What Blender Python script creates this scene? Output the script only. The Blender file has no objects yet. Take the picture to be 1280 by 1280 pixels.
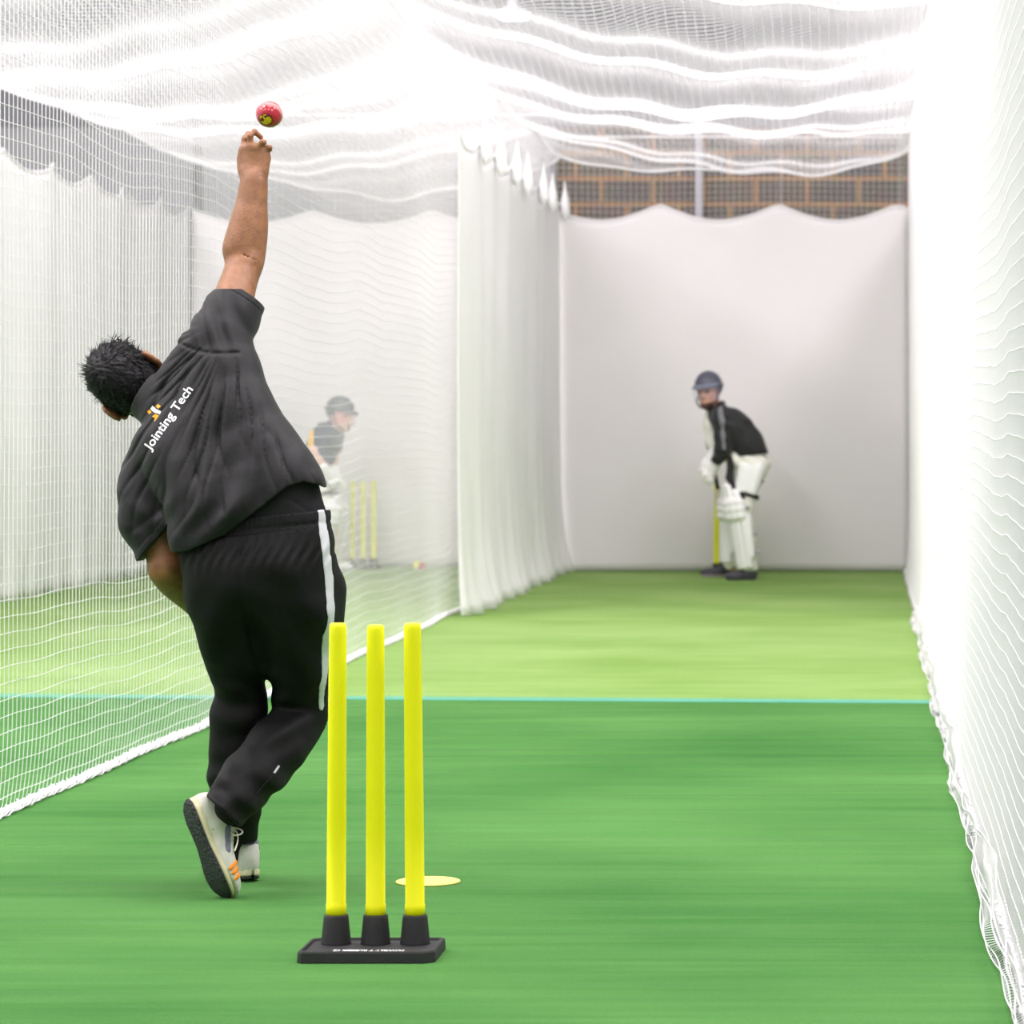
import bpy, bmesh, math, random
import numpy as np
from mathutils import Vector
from mathutils.bvhtree import BVHTree

random.seed(7)
RNG = np.random.default_rng(11)
SC = bpy.context.scene
COL = SC.collection
PI = math.pi

# ------------------------------------------------------------------ survey of the photo
F = 4140.0                # focal length in pixels of a 1280 px frame
CX, CY, CAM_Z = 1082.0, 537.0, 1.18


def W(px, py, D):
    """the point of the hall seen at pixel (px, py) at distance D from the lens"""
    return np.array([(px - CX) * D / F, D, CAM_Z - (py - CY) * D / F])


# ------------------------------------------------------------------ materials
def lin(c):
    return tuple((x / 12.92 if x <= 0.04045 else ((x + 0.055) / 1.055) ** 2.4) for x in [v / 255 for v in c])


def mat(name, rgb, rough=0.7, var=0.06, vscale=40, bump=0.0, bscale=200, spec=0.5, sheen=0.0,
        transl=0.0, emit=0.0, sss=0.0, coat=0.0):
    m = bpy.data.materials.new(name)
    m.use_nodes = True
    nt = m.node_tree
    N, L = nt.nodes, nt.links
    p = N['Principled BSDF']
    c = lin(rgb)
    tc = N.new('ShaderNodeTexCoord')
    nz = N.new('ShaderNodeTexNoise')
    nz.inputs['Scale'].default_value = vscale
    nz.inputs['Detail'].default_value = 3
    L.new(tc.outputs['Object'], nz.inputs['Vector'])
    rp = N.new('ShaderNodeValToRGB')
    rp.color_ramp.elements[0].position = 0.3
    rp.color_ramp.elements[1].position = 0.7
    rp.color_ramp.elements[0].color = (*[x * (1 - var) for x in c], 1)
    rp.color_ramp.elements[1].color = (*[min(1, x * (1 + var)) for x in c], 1)
    L.new(nz.outputs['Fac'], rp.inputs['Fac'])
    L.new(rp.outputs['Color'], p.inputs['Base Color'])
    p.inputs['Roughness'].default_value = rough
    p.inputs['Specular IOR Level'].default_value = spec
    p.inputs['Sheen Weight'].default_value = sheen
    p.inputs['Coat Weight'].default_value = coat
    if sss:
        p.inputs['Subsurface Weight'].default_value = sss
        p.inputs['Subsurface Radius'].default_value = (0.012, 0.004, 0.002)
        p.inputs['Subsurface Scale'].default_value = 1.0
    if emit:
        p.inputs['Emission Color'].default_value = (1, 1, 1, 1)
        p.inputs['Emission Strength'].default_value = emit
    if bump:
        n2 = N.new('ShaderNodeTexNoise')
        n2.inputs['Scale'].default_value = bscale
        n2.inputs['Detail'].default_value = 4
        L.new(tc.outputs['Object'], n2.inputs['Vector'])
        b = N.new('ShaderNodeBump')
        b.inputs['Strength'].default_value = bump
        b.inputs['Distance'].default_value = 0.01
        L.new(n2.outputs['Fac'], b.inputs['Height'])
        L.new(b.outputs['Normal'], p.inputs['Normal'])
    if transl:
        t = N.new('ShaderNodeBsdfTranslucent')
        L.new(rp.outputs['Color'], t.inputs['Color'])
        mx = N.new('ShaderNodeMixShader')
        mx.inputs[0].default_value = transl
        L.new(p.outputs[0], mx.inputs[1])
        L.new(t.outputs[0], mx.inputs[2])
        L.new(mx.outputs[0], N['Material Output'].inputs['Surface'])
    return m


M = {}
M['net'] = mat('net_twine', (251, 251, 251), 0.8, 0.02, transl=0.25, spec=0.2)
M['net_grey'] = mat('grey_twine', (205, 205, 205), 0.8, 0.03, spec=0.2)
M['sheet'] = mat('white_sheet', (246, 246, 246), 0.75, 0.015, 2.0, bump=0.25, bscale=5, transl=0.3, spec=0.25)
M['sheet_back'] = mat('white_canvas', (232, 230, 230), 0.85, 0.02, 1.2, bump=0.25, bscale=4, transl=0.1, spec=0.2)
M['rope'] = mat('white_rope', (240, 240, 240), 0.85, 0.05, 90, bump=0.6, bscale=160)
M['steel'] = mat('grey_steel', (178, 180, 184), 0.45, 0.04)
M['hang'] = mat('grey_cord', (170, 168, 165), 0.8)
M['plaster'] = mat('pale_wall', (228, 229, 230), 0.9, 0.03, 3)
M['clad'] = mat('grey_cladding', (120, 121, 124), 0.9, 0.04, 2)
M['grey_wall'] = mat('grey_painted_wall', (150, 151, 152), 0.9, 0.05, 2)
M['ceil'] = mat('white_ceiling', (228, 228, 228), 0.9, 0.02, 2)
M['yellow'] = mat('neon_yellow_plastic', (255, 250, 0), 0.42, 0.015, 12, spec=0.4)
M['yellow2'] = mat('neon_yellow_far', (240, 240, 10), 0.5, 0.02, 12)
M['rubber'] = mat('black_rubber', (38, 38, 40), 0.62, 0.12, 60, bump=0.35, bscale=500)
M['print'] = mat('white_print', (245, 245, 245), 0.6, 0.02)
M['orange_print'] = mat('orange_print', (250, 170, 20), 0.6, 0.03)
M['disc'] = mat('pale_yellow_rubber', (248, 236, 120), 0.6, 0.03, 30)
M['lamp'] = mat('lamp_lens', (255, 255, 255), 0.5, 0.0, emit=14.0)
M['lamp_body'] = mat('dark_lamp_housing', (60, 60, 62), 0.5)
M['skin'] = mat('brown_skin', (142, 95, 60), 0.5, 0.18, 45, bump=0.16, bscale=160, sss=0.06)
M['skin2'] = mat('light_brown_skin', (206, 152, 124), 0.55, 0.05, 30, sss=0.1)
M['skin3'] = mat('fair_skin', (236, 192, 176), 0.55, 0.05, 30, sss=0.1)
M['hair'] = mat('black_hair', (10, 9, 12), 0.55, 0.2, 120, spec=0.25)
M['shirt'] = mat('black_sport_fabric', (21, 21, 23), 0.60, 0.06, 14, bump=0.32, bscale=16, sheen=0.05, spec=0.3)
M['shirt_seam'] = mat('black_rib_fabric', (28, 28, 30), 0.7, 0.06, 200, sheen=0.05, spec=0.3)
M['vest'] = mat('dark_grey_vest_fabric', (30, 30, 32), 0.8, 0.05, 60, spec=0.2)
M['pants'] = mat('black_track_fabric', (11, 12, 12), 0.66, 0.08, 20, bump=0.3, bscale=16, spec=0.22)
M['band'] = mat('black_elastic', (24, 24, 26), 0.75, 0.1, 150, spec=0.25, bump=0.3, bscale=300)
M['stripe'] = mat('silver_white_stripe', (214, 214, 220), 0.6, 0.03)
M['sock'] = mat('black_sock', (22, 22, 24), 0.9, 0.1, 90, bump=0.3, bscale=300)
M['sho_up'] = mat('pale_grey_mesh_shoe', (206, 207, 196), 0.7, 0.06, 50, bump=0.25, bscale=420)
M['sho_mid'] = mat('cream_foam', (214, 208, 170), 0.65, 0.08, 25)
M['sho_out'] = mat('dark_rubber_tread', (45, 46, 50), 0.6, 0.25, 60, bump=0.9, bscale=140)
M['sho_grey'] = mat('slate_lining', (112, 114, 134), 0.8, 0.06, 80)
M['sho_org'] = mat('orange_stripe', (248, 148, 28), 0.55, 0.03)
M['lace'] = mat('cream_lace', (225, 222, 205), 0.8, 0.05)
M['ball'] = mat('red_leather', (176, 22, 44), 0.25, 0.12, 30, bump=0.1, bscale=100, coat=0.6)
M['seam'] = mat('pale_stitching', (226, 170, 170), 0.7, 0.1, 200)
M['ball_print'] = mat('yellow_foil', (214, 190, 20), 0.4, 0.15, 90)
M['ball_dark'] = mat('dark_red_print', (96, 26, 20), 0.5, 0.1, 90)
M['jacket'] = mat('black_jacket', (26, 26, 28), 0.75, 0.08, 10, bump=0.15, bscale=14, sheen=0.1)
M['grey_panel'] = mat('grey_panel_fabric', (112, 114, 118), 0.75, 0.05)
M['white_cloth'] = mat('cream_white_cloth', (238, 238, 228), 0.85, 0.03, 8, bump=0.2, bscale=20)
M['pad'] = mat('white_pad', (250, 250, 250), 0.65, 0.02, 20)
M['pad2'] = mat('white_pad_far', (240, 241, 240), 0.65, 0.02, 20)
M['strap'] = mat('grey_strap', (196, 200, 204), 0.8)
M['black'] = mat('black_trim', (30, 28, 34), 0.8)
M['helmet'] = mat('slate_blue_helmet', (76, 78, 92), 0.5, 0.04)
M['helmet_rim'] = mat('slate_blue_peak', (112, 116, 134), 0.5, 0.04)
M['grille'] = mat('pale_steel_grille', (176, 182, 206), 0.35)
M['beard'] = mat('dark_beard', (70, 46, 38), 0.8, 0.2, 100)
M['eye'] = mat('dark_eye', (36, 26, 24), 0.3)
M['batsman_shoe'] = mat('dark_grey_shoe', (66, 64, 74), 0.6, 0.1)
M['shoe_sole_pale'] = mat('pinkish_sole', (176, 158, 168), 0.6)
M['navy'] = mat('navy_shirt', (66, 70, 92), 0.8, 0.08, 12, bump=0.15, bscale=14)
M['gold'] = mat('gold_panel', (246, 192, 50), 0.7)
M['pink'] = mat('pink_grille', (240, 128, 160), 0.5)
M['glove'] = mat('white_glove', (240, 240, 236), 0.7)
M['wood'] = mat('pale_willow', (232, 220, 192), 0.5, 0.05, 14)
M['line'] = mat('teal_line', (78, 160, 140), 0.85, 0.08, 20)


def turf_mat(name, c0, c1, ripples):
    m = bpy.data.materials.new(name)
    m.use_nodes = True
    nt = m.node_tree
    N, L = nt.nodes, nt.links
    p = N['Principled BSDF']
    p.inputs['Roughness'].default_value = 0.9
    p.inputs['Specular IOR Level'].default_value = 0.15
    tc = N.new('ShaderNodeTexCoord')

    def noise(scale, detail, stretch=None):
        n = N.new('ShaderNodeTexNoise')
        n.inputs['Scale'].default_value = scale
        n.inputs['Detail'].default_value = detail
        if stretch:
            mp = N.new('ShaderNodeMapping')
            mp.inputs['Scale'].default_value = stretch
            L.new(tc.outputs['Object'], mp.inputs['Vector'])
            L.new(mp.outputs[0], n.inputs['Vector'])
        else:
            L.new(tc.outputs['Object'], n.inputs['Vector'])
        return n.outputs['Fac']

    fine = noise(190, 3)
    broad = noise(0.7, 3)
    streak = noise(3.0, 3, (0.35, 3.2, 1))
    a = N.new('ShaderNodeMath'); a.operation = 'MULTIPLY_ADD'
    L.new(fine, a.inputs[0]); a.inputs[1].default_value = 0.55
    L.new(broad, a.inputs[2])
    b = N.new('ShaderNodeMath'); b.operation = 'MULTIPLY_ADD'
    L.new(streak, b.inputs[0]); b.inputs[1].default_value = 0.5
    L.new(a.outputs[0], b.inputs[2])
    rp = N.new('ShaderNodeValToRGB')
    rp.color_ramp.elements[0].position = 0.62
    rp.color_ramp.elements[1].position = 1.40 - 0.0
    rp.color_ramp.elements[1].position = 1.0
    mr = N.new('ShaderNodeMapRange')
    mr.inputs[1].default_value = 0.75; mr.inputs[2].default_value = 1.3
    L.new(b.outputs[0], mr.inputs[0])
    rp.color_ramp.elements[0].position = 0.0
    rp.color_ramp.elements[0].color = (*lin(c0), 1)
    rp.color_ramp.elements[1].color = (*lin(c1), 1)
    L.new(mr.outputs[0], rp.inputs['Fac'])
    L.new(rp.outputs['Color'], p.inputs['Base Color'])
    bp = N.new('ShaderNodeBump')
    bp.inputs['Strength'].default_value = 0.35
    bp.inputs['Distance'].default_value = 0.006
    L.new(fine, bp.inputs['Height'])
    if ripples:                       # cross ripples where the carpet has crept
        rip = noise(1.0, 2, (0.55, 5.5, 1))
        b2 = N.new('ShaderNodeBump')
        b2.inputs['Strength'].default_value = 1.0
        b2.inputs['Distance'].default_value = 0.07
        L.new(rip, b2.inputs['Height'])
        L.new(b2.outputs['Normal'], bp.inputs['Normal'])
    L.new(bp.outputs['Normal'], p.inputs['Normal'])
    return m


M['turf'] = turf_mat('green_turf', (52, 106, 44), (82, 133, 66), True)
M['turf_far'] = turf_mat('worn_sheen_lime_turf', (110, 146, 66), (142, 172, 102), False)  # pale tone also carries the sheen of the turf at grazing angles


def brick_mat():
    m = bpy.data.materials.new('brown_blockwork')
    m.use_nodes = True
    nt = m.node_tree
    N, L = nt.nodes, nt.links
    p = N['Principled BSDF']
    p.inputs['Roughness'].default_value = 0.9
    tc = N.new('ShaderNodeTexCoord')
    mp = N.new('ShaderNodeMapping')
    mp.inputs['Rotation'].default_value = (PI / 2, 0, 0)
    mp.inputs['Location'].default_value = (0.06, 0.0, 0)
    L.new(tc.outputs['Object'], mp.inputs['Vector'])
    br = N.new('ShaderNodeTexBrick')
    br.inputs['Scale'].default_value = 1.0
    br.inputs['Color1'].default_value = (*lin((104, 100, 97)), 1)
    br.inputs['Color2'].default_value = (*lin((122, 112, 100)), 1)
    br.inputs['Mortar'].default_value = (*lin((176, 142, 106)), 1)
    br.inputs['Mortar Size'].default_value = 0.022
    br.inputs['Mortar Smooth'].default_value = 0.3
    br.inputs['Brick Width'].default_value = 0.45
    br.inputs['Row Height'].default_value = 0.225
    L.new(mp.outputs[0], br.inputs['Vector'])
    nz = N.new('ShaderNodeTexNoise'); nz.inputs['Scale'].default_value = 9
    L.new(tc.outputs['Object'], nz.inputs['Vector'])
    mx = N.new('ShaderNodeMix'); mx.data_type = 'RGBA'; mx.blend_type = 'MULTIPLY'
    mx.inputs[0].default_value = 0.35
    L.new(br.outputs['Color'], mx.inputs[6]); L.new(nz.outputs['Color'], mx.inputs[7])
    L.new(mx.outputs[2], p.inputs['Base Color'])
    bp = N.new('ShaderNodeBump'); bp.inputs['Strength'].default_value = 0.4
    L.new(br.outputs['Fac'], bp.inputs['Height']); bp.invert = True
    L.new(bp.outputs['Normal'], p.inputs['Normal'])
    return m


M['brick'] = brick_mat()


# ------------------------------------------------------------------ objects and meshes
def raw_mesh(name, v, quads):
    v = np.asarray(v, np.float32)
    q = np.asarray(quads, np.int32)
    k = q.shape[1]
    me = bpy.data.meshes.new(name)
    me.vertices.add(len(v)); me.vertices.foreach_set('co', v.ravel())
    me.loops.add(q.size); me.loops.foreach_set('vertex_index', q.ravel())
    me.polygons.add(len(q))
    me.polygons.foreach_set('loop_start', np.arange(0, q.size, k, dtype=np.int32))
    me.update(calc_edges=True)
    return me


ORG = {}


def place(name, me, m, parent=None, origin=None, smooth=True):
    """link a mesh whose vertices are in hall coordinates"""
    o = bpy.data.objects.new(name, me)
    COL.objects.link(o)
    if m is not None:
        me.materials.append(m)
    if parent is not None:
        base = ORG[parent.name]
        o.parent = parent
        off = base
    else:
        off = np.array(origin if origin is not None else (0, 0, 0), float)
        o.location = off
    ORG[o.name] = off
    if np.any(off):
        n = len(me.vertices)
        co = np.empty(n * 3, np.float32)
        me.vertices.foreach_get('co', co)
        co = co.reshape(-1, 3) - off.astype(np.float32)
        me.vertices.foreach_set('co', co.ravel())
    if smooth:
        me.polygons.foreach_set('use_smooth', np.ones(len(me.polygons), bool))
    me.update()
    return o


def mesh_obj(name, v, q, m, parent=None, origin=None, smooth=True):
    return place(name, raw_mesh(name, v, q), m, parent, origin, smooth)


def bm_obj(name, bm, m, parent=None, origin=None, smooth=False):
    me = bpy.data.meshes.new(name)
    bm.to_mesh(me); bm.free()
    return place(name, me, m, parent, origin, smooth)


def empty(name, loc):
    o = bpy.data.objects.new(name, None)
    o.empty_display_size = 0.1
    COL.objects.link(o)
    o.location = loc
    ORG[o.name] = np.array(loc, float)
    return o


def tag(o, label, cat, group=None, kind=None):
    o['label'] = label; o['category'] = cat
    if group: o['group'] = group
    if kind: o['kind'] = kind
    return o


def struct(o, label=None):
    o['kind'] = 'structure'
    if label:
        o['label'] = label; o['category'] = label.split()[-1]
    return o


def dup(root, delta):
    r = root.copy(); COL.objects.link(r)
    r.location = root.location + Vector(delta)
    for ch in list(root.children):
        c = ch.copy(); COL.objects.link(c); c.parent = r
        for g in list(ch.children):
            d = g.copy(); COL.objects.link(d); d.parent = c
    return r


def tubes(polys, r, sides=4, caps=False):
    """tubes along many polylines of equal length: polys (M, N, 3)"""
    P = np.asarray(polys, float)
    if P.ndim == 2: P = P[None]
    m, n, _ = P.shape
    T = np.gradient(P, axis=1)
    T /= np.linalg.norm(T, axis=2, keepdims=True) + 1e-12
    ref = np.zeros_like(T)
    ax = np.argmin(np.abs(T).mean(axis=1), axis=1)
    ref[np.arange(m), :, ax] = 1
    A = np.cross(T, ref); A /= np.linalg.norm(A, axis=2, keepdims=True) + 1e-12
    B = np.cross(T, A)
    a = np.arange(sides) * 2 * PI / sides
    R = np.broadcast_to(np.asarray(r, float), (m, n)) if np.ndim(r) else np.full((m, n), float(r))
    V = P[:, :, None, :] + R[:, :, None, None] * (A[:, :, None, :] * np.cos(a)[:, None] + B[:, :, None, :] * np.sin(a)[:, None])
    idx = np.arange(m * n * sides).reshape(m, n, sides)
    nx = np.roll(idx, -1, axis=2)
    Q = np.stack([idx[:, :-1], nx[:, :-1], nx[:, 1:], idx[:, 1:]], -1).reshape(-1, 4)
    V = V.reshape(-1, 3)
    if caps and sides == 4:
        Q = np.concatenate([Q, idx[:, 0, ::-1], idx[:, -1]])
    return V, Q


def grid_surface(P):
    nu, nv, _ = P.shape
    i = np.arange(nu * nv).reshape(nu, nv)
    Q = np.stack([i[:-1, :-1], i[1:, :-1], i[1:, 1:], i[:-1, 1:]], -1).reshape(-1, 4)
    return P.reshape(-1, 3), Q


def join(parts):
    vs, qs, b = [], [], 0
    for v, q in parts:
        vs.append(v); qs.append(q + b); b += len(v)
    return np.concatenate(vs), np.concatenate(qs)


def box_bm(x0, x1, y0, y1, z0, z1, bev=0.0):
    bm = bmesh.new()
    bmesh.ops.create_cube(bm, size=1)
    for v in bm.verts:
        v.co = Vector(((x0 + x1) / 2 + v.co.x * (x1 - x0), (y0 + y1) / 2 + v.co.y * (y1 - y0), (z0 + z1) / 2 + v.co.z * (z1 - z0)))
    if bev:
        bmesh.ops.bevel(bm, geom=bm.edges[:], offset=bev, segments=2, affect='EDGES', profile=0.5)
    return bm


def lathe(profile, c0, c1=None, seg=28):
    """profile: list of (r, t) along the axis c0 -> c1 (metres)"""
    c0 = np.array(c0, float)
    ax = np.array([0, 0, 1.0]) if c1 is None else (np.array(c1, float) - c0)
    ax = ax / np.linalg.norm(ax)
    ref = np.array([1.0, 0, 0]) if abs(ax[0]) < .9 else np.array([0, 1.0, 0])
    u = np.cross(ax, ref); u /= np.linalg.norm(u); w = np.cross(ax, u)
    a = np.arange(seg) * 2 * PI / seg
    V = []
    for r, t in profile:
        r = max(r, 1e-4)
        V.append(c0 + ax * t + r * (np.cos(a)[:, None] * u + np.sin(a)[:, None] * w))
    V = np.concatenate(V)
    n = len(profile)
    i = np.arange(n * seg).reshape(n, seg)
    nx = np.roll(i, -1, axis=1)
    Q = np.stack([i[:-1], nx[:-1], nx[1:], i[1:]], -1).reshape(-1, 4)
    return V, Q


# ------------------------------------------------------------------ smooth solid bodies
class Field:
    """a distance field on a grid; pieces blend smoothly; polygonised by surface nets"""

    def __init__(s, lo, hi, h):
        s.lo = np.array(lo, float); s.h = h
        s.n = np.ceil((np.array(hi) - s.lo) / h).astype(int) + 1
        s.d = np.full(s.n, 0.25, np.float32)

    def like(s):
        g = Field(s.lo, s.lo + s.h, s.h)
        g.n = s.n.copy(); g.d = np.full(s.n, 0.25, np.float32)
        return g

    def coords(s, sl=None):
        ax = []
        for i in range(3):
            a = s.lo[i] + s.h * np.arange(s.n[i])
            if sl is not None: a = a[sl[i]]
            sh = [1, 1, 1]; sh[i] = -1
            ax.append(a.reshape(sh).astype(np.float32))
        return ax

    def block(s, lo, hi):
        a = np.clip(np.floor((np.array(lo) - s.lo) / s.h).astype(int), 0, s.n)
        b = np.clip(np.ceil((np.array(hi) - s.lo) / s.h).astype(int) + 1, 0, s.n)
        return tuple(slice(x, y) for x, y in zip(a, b))

    def _mix(s, sl, e, k, sub=False):
        a = s.d[sl]
        if sub:
            s.d[sl] = np.maximum(a, -e); return
        if k <= 0:
            s.d[sl] = np.minimum(a, e); return
        hh = np.clip(0.5 + 0.5 * (e - a) / k, 0, 1)
        s.d[sl] = e + (a - e) * hh - k * hh * (1 - hh)

    def cone(s, a, b, ra, rb=None, k=0.02, sub=False):
        rb = ra if rb is None else rb
        a = np.array(a, float); b = np.array(b, float)
        pad = max(ra, rb) + max(0.05, 1.6 * k)
        sl = s.block(np.minimum(a, b) - pad, np.maximum(a, b) + pad)
        if any(x.stop <= x.start for x in sl): return
        X, Y, Z = s.coords(sl)
        ab = b - a; L2 = float(ab @ ab) + 1e-12
        t = np.clip(((X - a[0]) * ab[0] + (Y - a[1]) * ab[1] + (Z - a[2]) * ab[2]) / L2, 0, 1)
        e = np.sqrt((X - a[0] - t * ab[0]) ** 2 + (Y - a[1] - t * ab[1]) ** 2 + (Z - a[2] - t * ab[2]) ** 2) - (ra + (rb - ra) * t)
        s._mix(sl, e.astype(np.float32), k, sub)

    def ball(s, c, r, k=0.02, sub=False):
        s.cone(c, c, r, r, k, sub)

    def chain(s, pts, k=0.02):
        for (a, ra), (b, rb) in zip(pts[:-1], pts[1:]):
            s.cone(a, b, ra, rb, k)

    def limb(s, pts, k=0.012, n=5):
        """a chain whose path and girth are eased through the given joints"""
        C = np.array([list(p) + [r] for p, r in pts], float)
        E = np.concatenate([[2 * C[0] - C[1]], C, [2 * C[-1] - C[-2]]])
        out = []
        for i in range(len(C) - 1):
            a, b_, c, d = E[i:i + 4]
            for t in np.linspace(0, 1, n, endpoint=False):
                out.append(.5 * (2 * b_ + (c - a) * t + (2 * a - 5 * b_ + 4 * c - d) * t * t + (3 * b_ - a - 3 * c + d) * t ** 3))
        out.append(C[-1])
        s.chain([(o[:3], o[3]) for o in out], k)

    def ladder(s, rungs, k=0.03, steps=3, off=0.0):
        """rungs: (A, B, r) bars across a trunk; filled between"""
        for (a0, b0, r0), (a1, b1, r1) in zip(rungs[:-1], rungs[1:]):
            for i in range(steps + 1):
                t = i / steps
                s.cone(a0 + (a1 - a0) * t, b0 + (b1 - b0) * t, r0 + (r1 - r0) * t + off, None, k if i else k)

    def ell(s, c, axes, rad, k=0.02, sub=False):
        c = np.array(c, float); A = np.array(axes, float); rad = np.array(rad, float)
        pad = rad.max() + max(0.05, 1.6 * k)
        sl = s.block(c - pad, c + pad)
        if any(x.stop <= x.start for x in sl): return
        X, Y, Z = s.coords(sl)
        q = [(X - c[0]) * A[i, 0] + (Y - c[1]) * A[i, 1] + (Z - c[2]) * A[i, 2] for i in range(3)]
        k0 = np.sqrt(sum((q[i] / rad[i]) ** 2 for i in range(3)))
        k1 = np.sqrt(sum((q[i] / rad[i] ** 2) ** 2 for i in range(3))) + 1e-6
        e = k0 * (k0 - 1) / k1
        s._mix(sl, e.astype(np.float32), k, sub)

    def cut(s, p, n):
        """keep the side the normal n points away from"""
        n = np.array(n, float); n /= np.linalg.norm(n); p = np.array(p, float)
        X, Y, Z = s.coords()
        e = (X - p[0]) * n[0] + (Y - p[1]) * n[1] + (Z - p[2]) * n[2]
        s.d = np.maximum(s.d, e.astype(np.float32))

    def cut_local(s, p, n, rad):
        n = np.array(n, float); n /= np.linalg.norm(n); p = np.array(p, float)
        sl = s.block(p - rad, p + rad)
        X, Y, Z = s.coords(sl)
        e = (X - p[0]) * n[0] + (Y - p[1]) * n[1] + (Z - p[2]) * n[2]
        s.d[sl] = np.maximum(s.d[sl], e.astype(np.float32))

    def mesh(s, smooth=0):
        d = s.d.copy()
        d[0] = d[-1] = 0.2; d[:, 0] = d[:, -1] = 0.2; d[:, :, 0] = d[:, :, -1] = 0.2
        ins = d < 0
        n = np.array(d.shape) - 1
        cnt = np.zeros(n, np.int8)
        for dx in (0, 1):
            for dy in (0, 1):
                for dz in (0, 1):
                    cnt += ins[dx:n[0] + dx, dy:n[1] + dy, dz:n[2] + dz]
        cells = np.argwhere((cnt > 0) & (cnt < 8))
        vid = np.full(n, -1, np.int32)
        vid[tuple(cells.T)] = np.arange(len(cells))
        acc = np.zeros((len(cells), 3)); num = np.zeros(len(cells))
        cor = [(0, 0, 0), (1, 0, 0), (0, 1, 0), (1, 1, 0), (0, 0, 1), (1, 0, 1), (0, 1, 1), (1, 1, 1)]
        val = np.stack([d[tuple((cells + c).T)] for c in cor], 1).astype(float)
        for i in range(8):
            for j in range(i + 1, 8):
                df = np.array(cor[j]) - np.array(cor[i])
                if np.abs(df).sum() != 1: continue
                a, b = val[:, i], val[:, j]
                mk = (a < 0) != (b < 0)
                t = np.where(mk, a / np.where(mk, a - b, 1), 0)
                acc += mk[:, None] * (np.array(cor[i]) + t[:, None] * df)
                num += mk
        V = s.lo + s.h * (cells + acc / num[:, None])
        quads = []
        for axis in range(3):
            u, w = [(1, 2), (2, 0), (0, 1)][axis]
            a = [slice(None)] * 3; b = [slice(None)] * 3
            a[axis] = slice(0, -1); b[axis] = slice(1, None)
            cr = ins[tuple(a)] != ins[tuple(b)]
            pts = np.argwhere(cr)
            ok = (pts[:, u] > 0) & (pts[:, w] > 0) & (pts[:, u] < n[u]) & (pts[:, w] < n[w])
            pts = pts[ok]
            st = ins[tuple(pts.T)]
            def at(du, dw):
                q = pts.copy(); q[:, u] += du; q[:, w] += dw
                return vid[tuple(q.T)]
            q = np.stack([at(-1, -1), at(0, -1), at(0, 0), at(-1, 0)], 1)
            q[~st] = q[~st][:, ::-1]
            quads.append(q)
        Q = np.concatenate(quads)
        Q = Q[(Q >= 0).all(1)]
        for _ in range(smooth):
            e = np.concatenate([Q[:, [0, 1]], Q[:, [1, 2]], Q[:, [2, 3]], Q[:, [3, 0]]])
            S = np.zeros_like(V); C = np.zeros(len(V))
            for k in range(3):
                S[:, k] = np.bincount(e[:, 0], V[e[:, 1], k], len(V)) + np.bincount(e[:, 1], V[e[:, 0], k], len(V))
            C = np.bincount(e[:, 0], minlength=len(V)) + np.bincount(e[:, 1], minlength=len(V))
            V = 0.5 * V + 0.5 * S / C[:, None]
        return V, Q


def bvh_of(v, q):
    return BVHTree.FromPolygons([tuple(x) for x in v], [tuple(int(i) for i in f) for f in q])


def unit(v):
    v = np.array(v, float)
    return v / np.linalg.norm(v)


def front(bvh, px, py, off=0.0):
    """the nearest surface point in the direction of pixel (px, py)"""
    d = unit(W(px, py, 10) - np.array([0, 0, CAM_Z]))
    loc, nor, i, dist = bvh.ray_cast(Vector((0, 0, CAM_Z)), Vector(d))
    if loc is None: return None
    return np.array(loc) + off * np.array(nor)


def text_mesh(body, size, offset=0.0):
    cu = bpy.data.curves.new('lettering', 'FONT')
    cu.body = body; cu.size = size; cu.offset = offset
    cu.resolution_u = 3
    ob = bpy.data.objects.new('lettering', cu)
    COL.objects.link(ob)
    dg = bpy.context.evaluated_depsgraph_get()
    me = bpy.data.meshes.new_from_object(ob.evaluated_get(dg))
    bm = bmesh.new(); bm.from_mesh(me)
    bpy.data.objects.remove(ob); bpy.data.curves.remove(cu); bpy.data.meshes.remove(me)
    bmesh.ops.triangulate(bm, faces=bm.faces[:])
    return bm


def project_bm(bm, p0, e1, e2, ray, bvh, off):
    """lay a flat print onto a surface along the direction ray"""
    for _ in range(2):
        long = [e for e in bm.edges if e.calc_length() > 0.008]
        if long:
            bmesh.ops.subdivide_edges(bm, edges=long, cuts=1)
            bmesh.ops.triangulate(bm, faces=bm.faces[:])
    ray = unit(ray)
    for v in bm.verts:
        p = p0 + v.co.x * e1 + v.co.y * e2
        loc, nor, i, ds = bvh.ray_cast(Vector(p - ray * 0.6), Vector(ray))
        if loc is None: loc = Vector(p)
        v.co = loc - Vector(ray) * off
    return bm


# ------------------------------------------------------------------ the hall
XL, XR, XLL = -2.60, 0.35, -5.80      # lane dividers
YB = 27.45                            # end curtain of the lane

struct(bm_obj('floor', box_bm(-9, 6, -3, 29.3, -0.12, 0.0), M['turf']), 'green turf floor')
# the near turf sheet has crept into low cross ripples ahead of the bowler
xs_ = np.linspace(-9, 6, 151); ys_ = np.arange(5.0, 14.2, 0.03)
XX, YY = np.meshgrid(xs_, ys_, indexing='ij')
env = np.clip((YY - 8.9) / 1.6, 0, 1) * np.clip((14.2 - YY) / .6, 0, 1) * (.55 + .45 * np.sin(XX * 1.3 + YY * .7))
rp_ = np.sin(2 * PI * YY / .37 + .9 * np.sin(XX * 1.1) + .35 * XX) + .8 * np.sin(2 * PI * YY / .61 + 1.4 * np.sin(XX * .8 + 1) - .3 * XX) + .5 * np.sin(2 * PI * YY / .21 + XX * .9)
ZZ = .0015 + env * (.0065 + .0031 * rp_)
v, q = grid_surface(np.stack([XX, YY, ZZ], -1))
struct(mesh_obj('floor_turf_sheet', v, q, M['turf']), 'rippled green turf floor')
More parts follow.
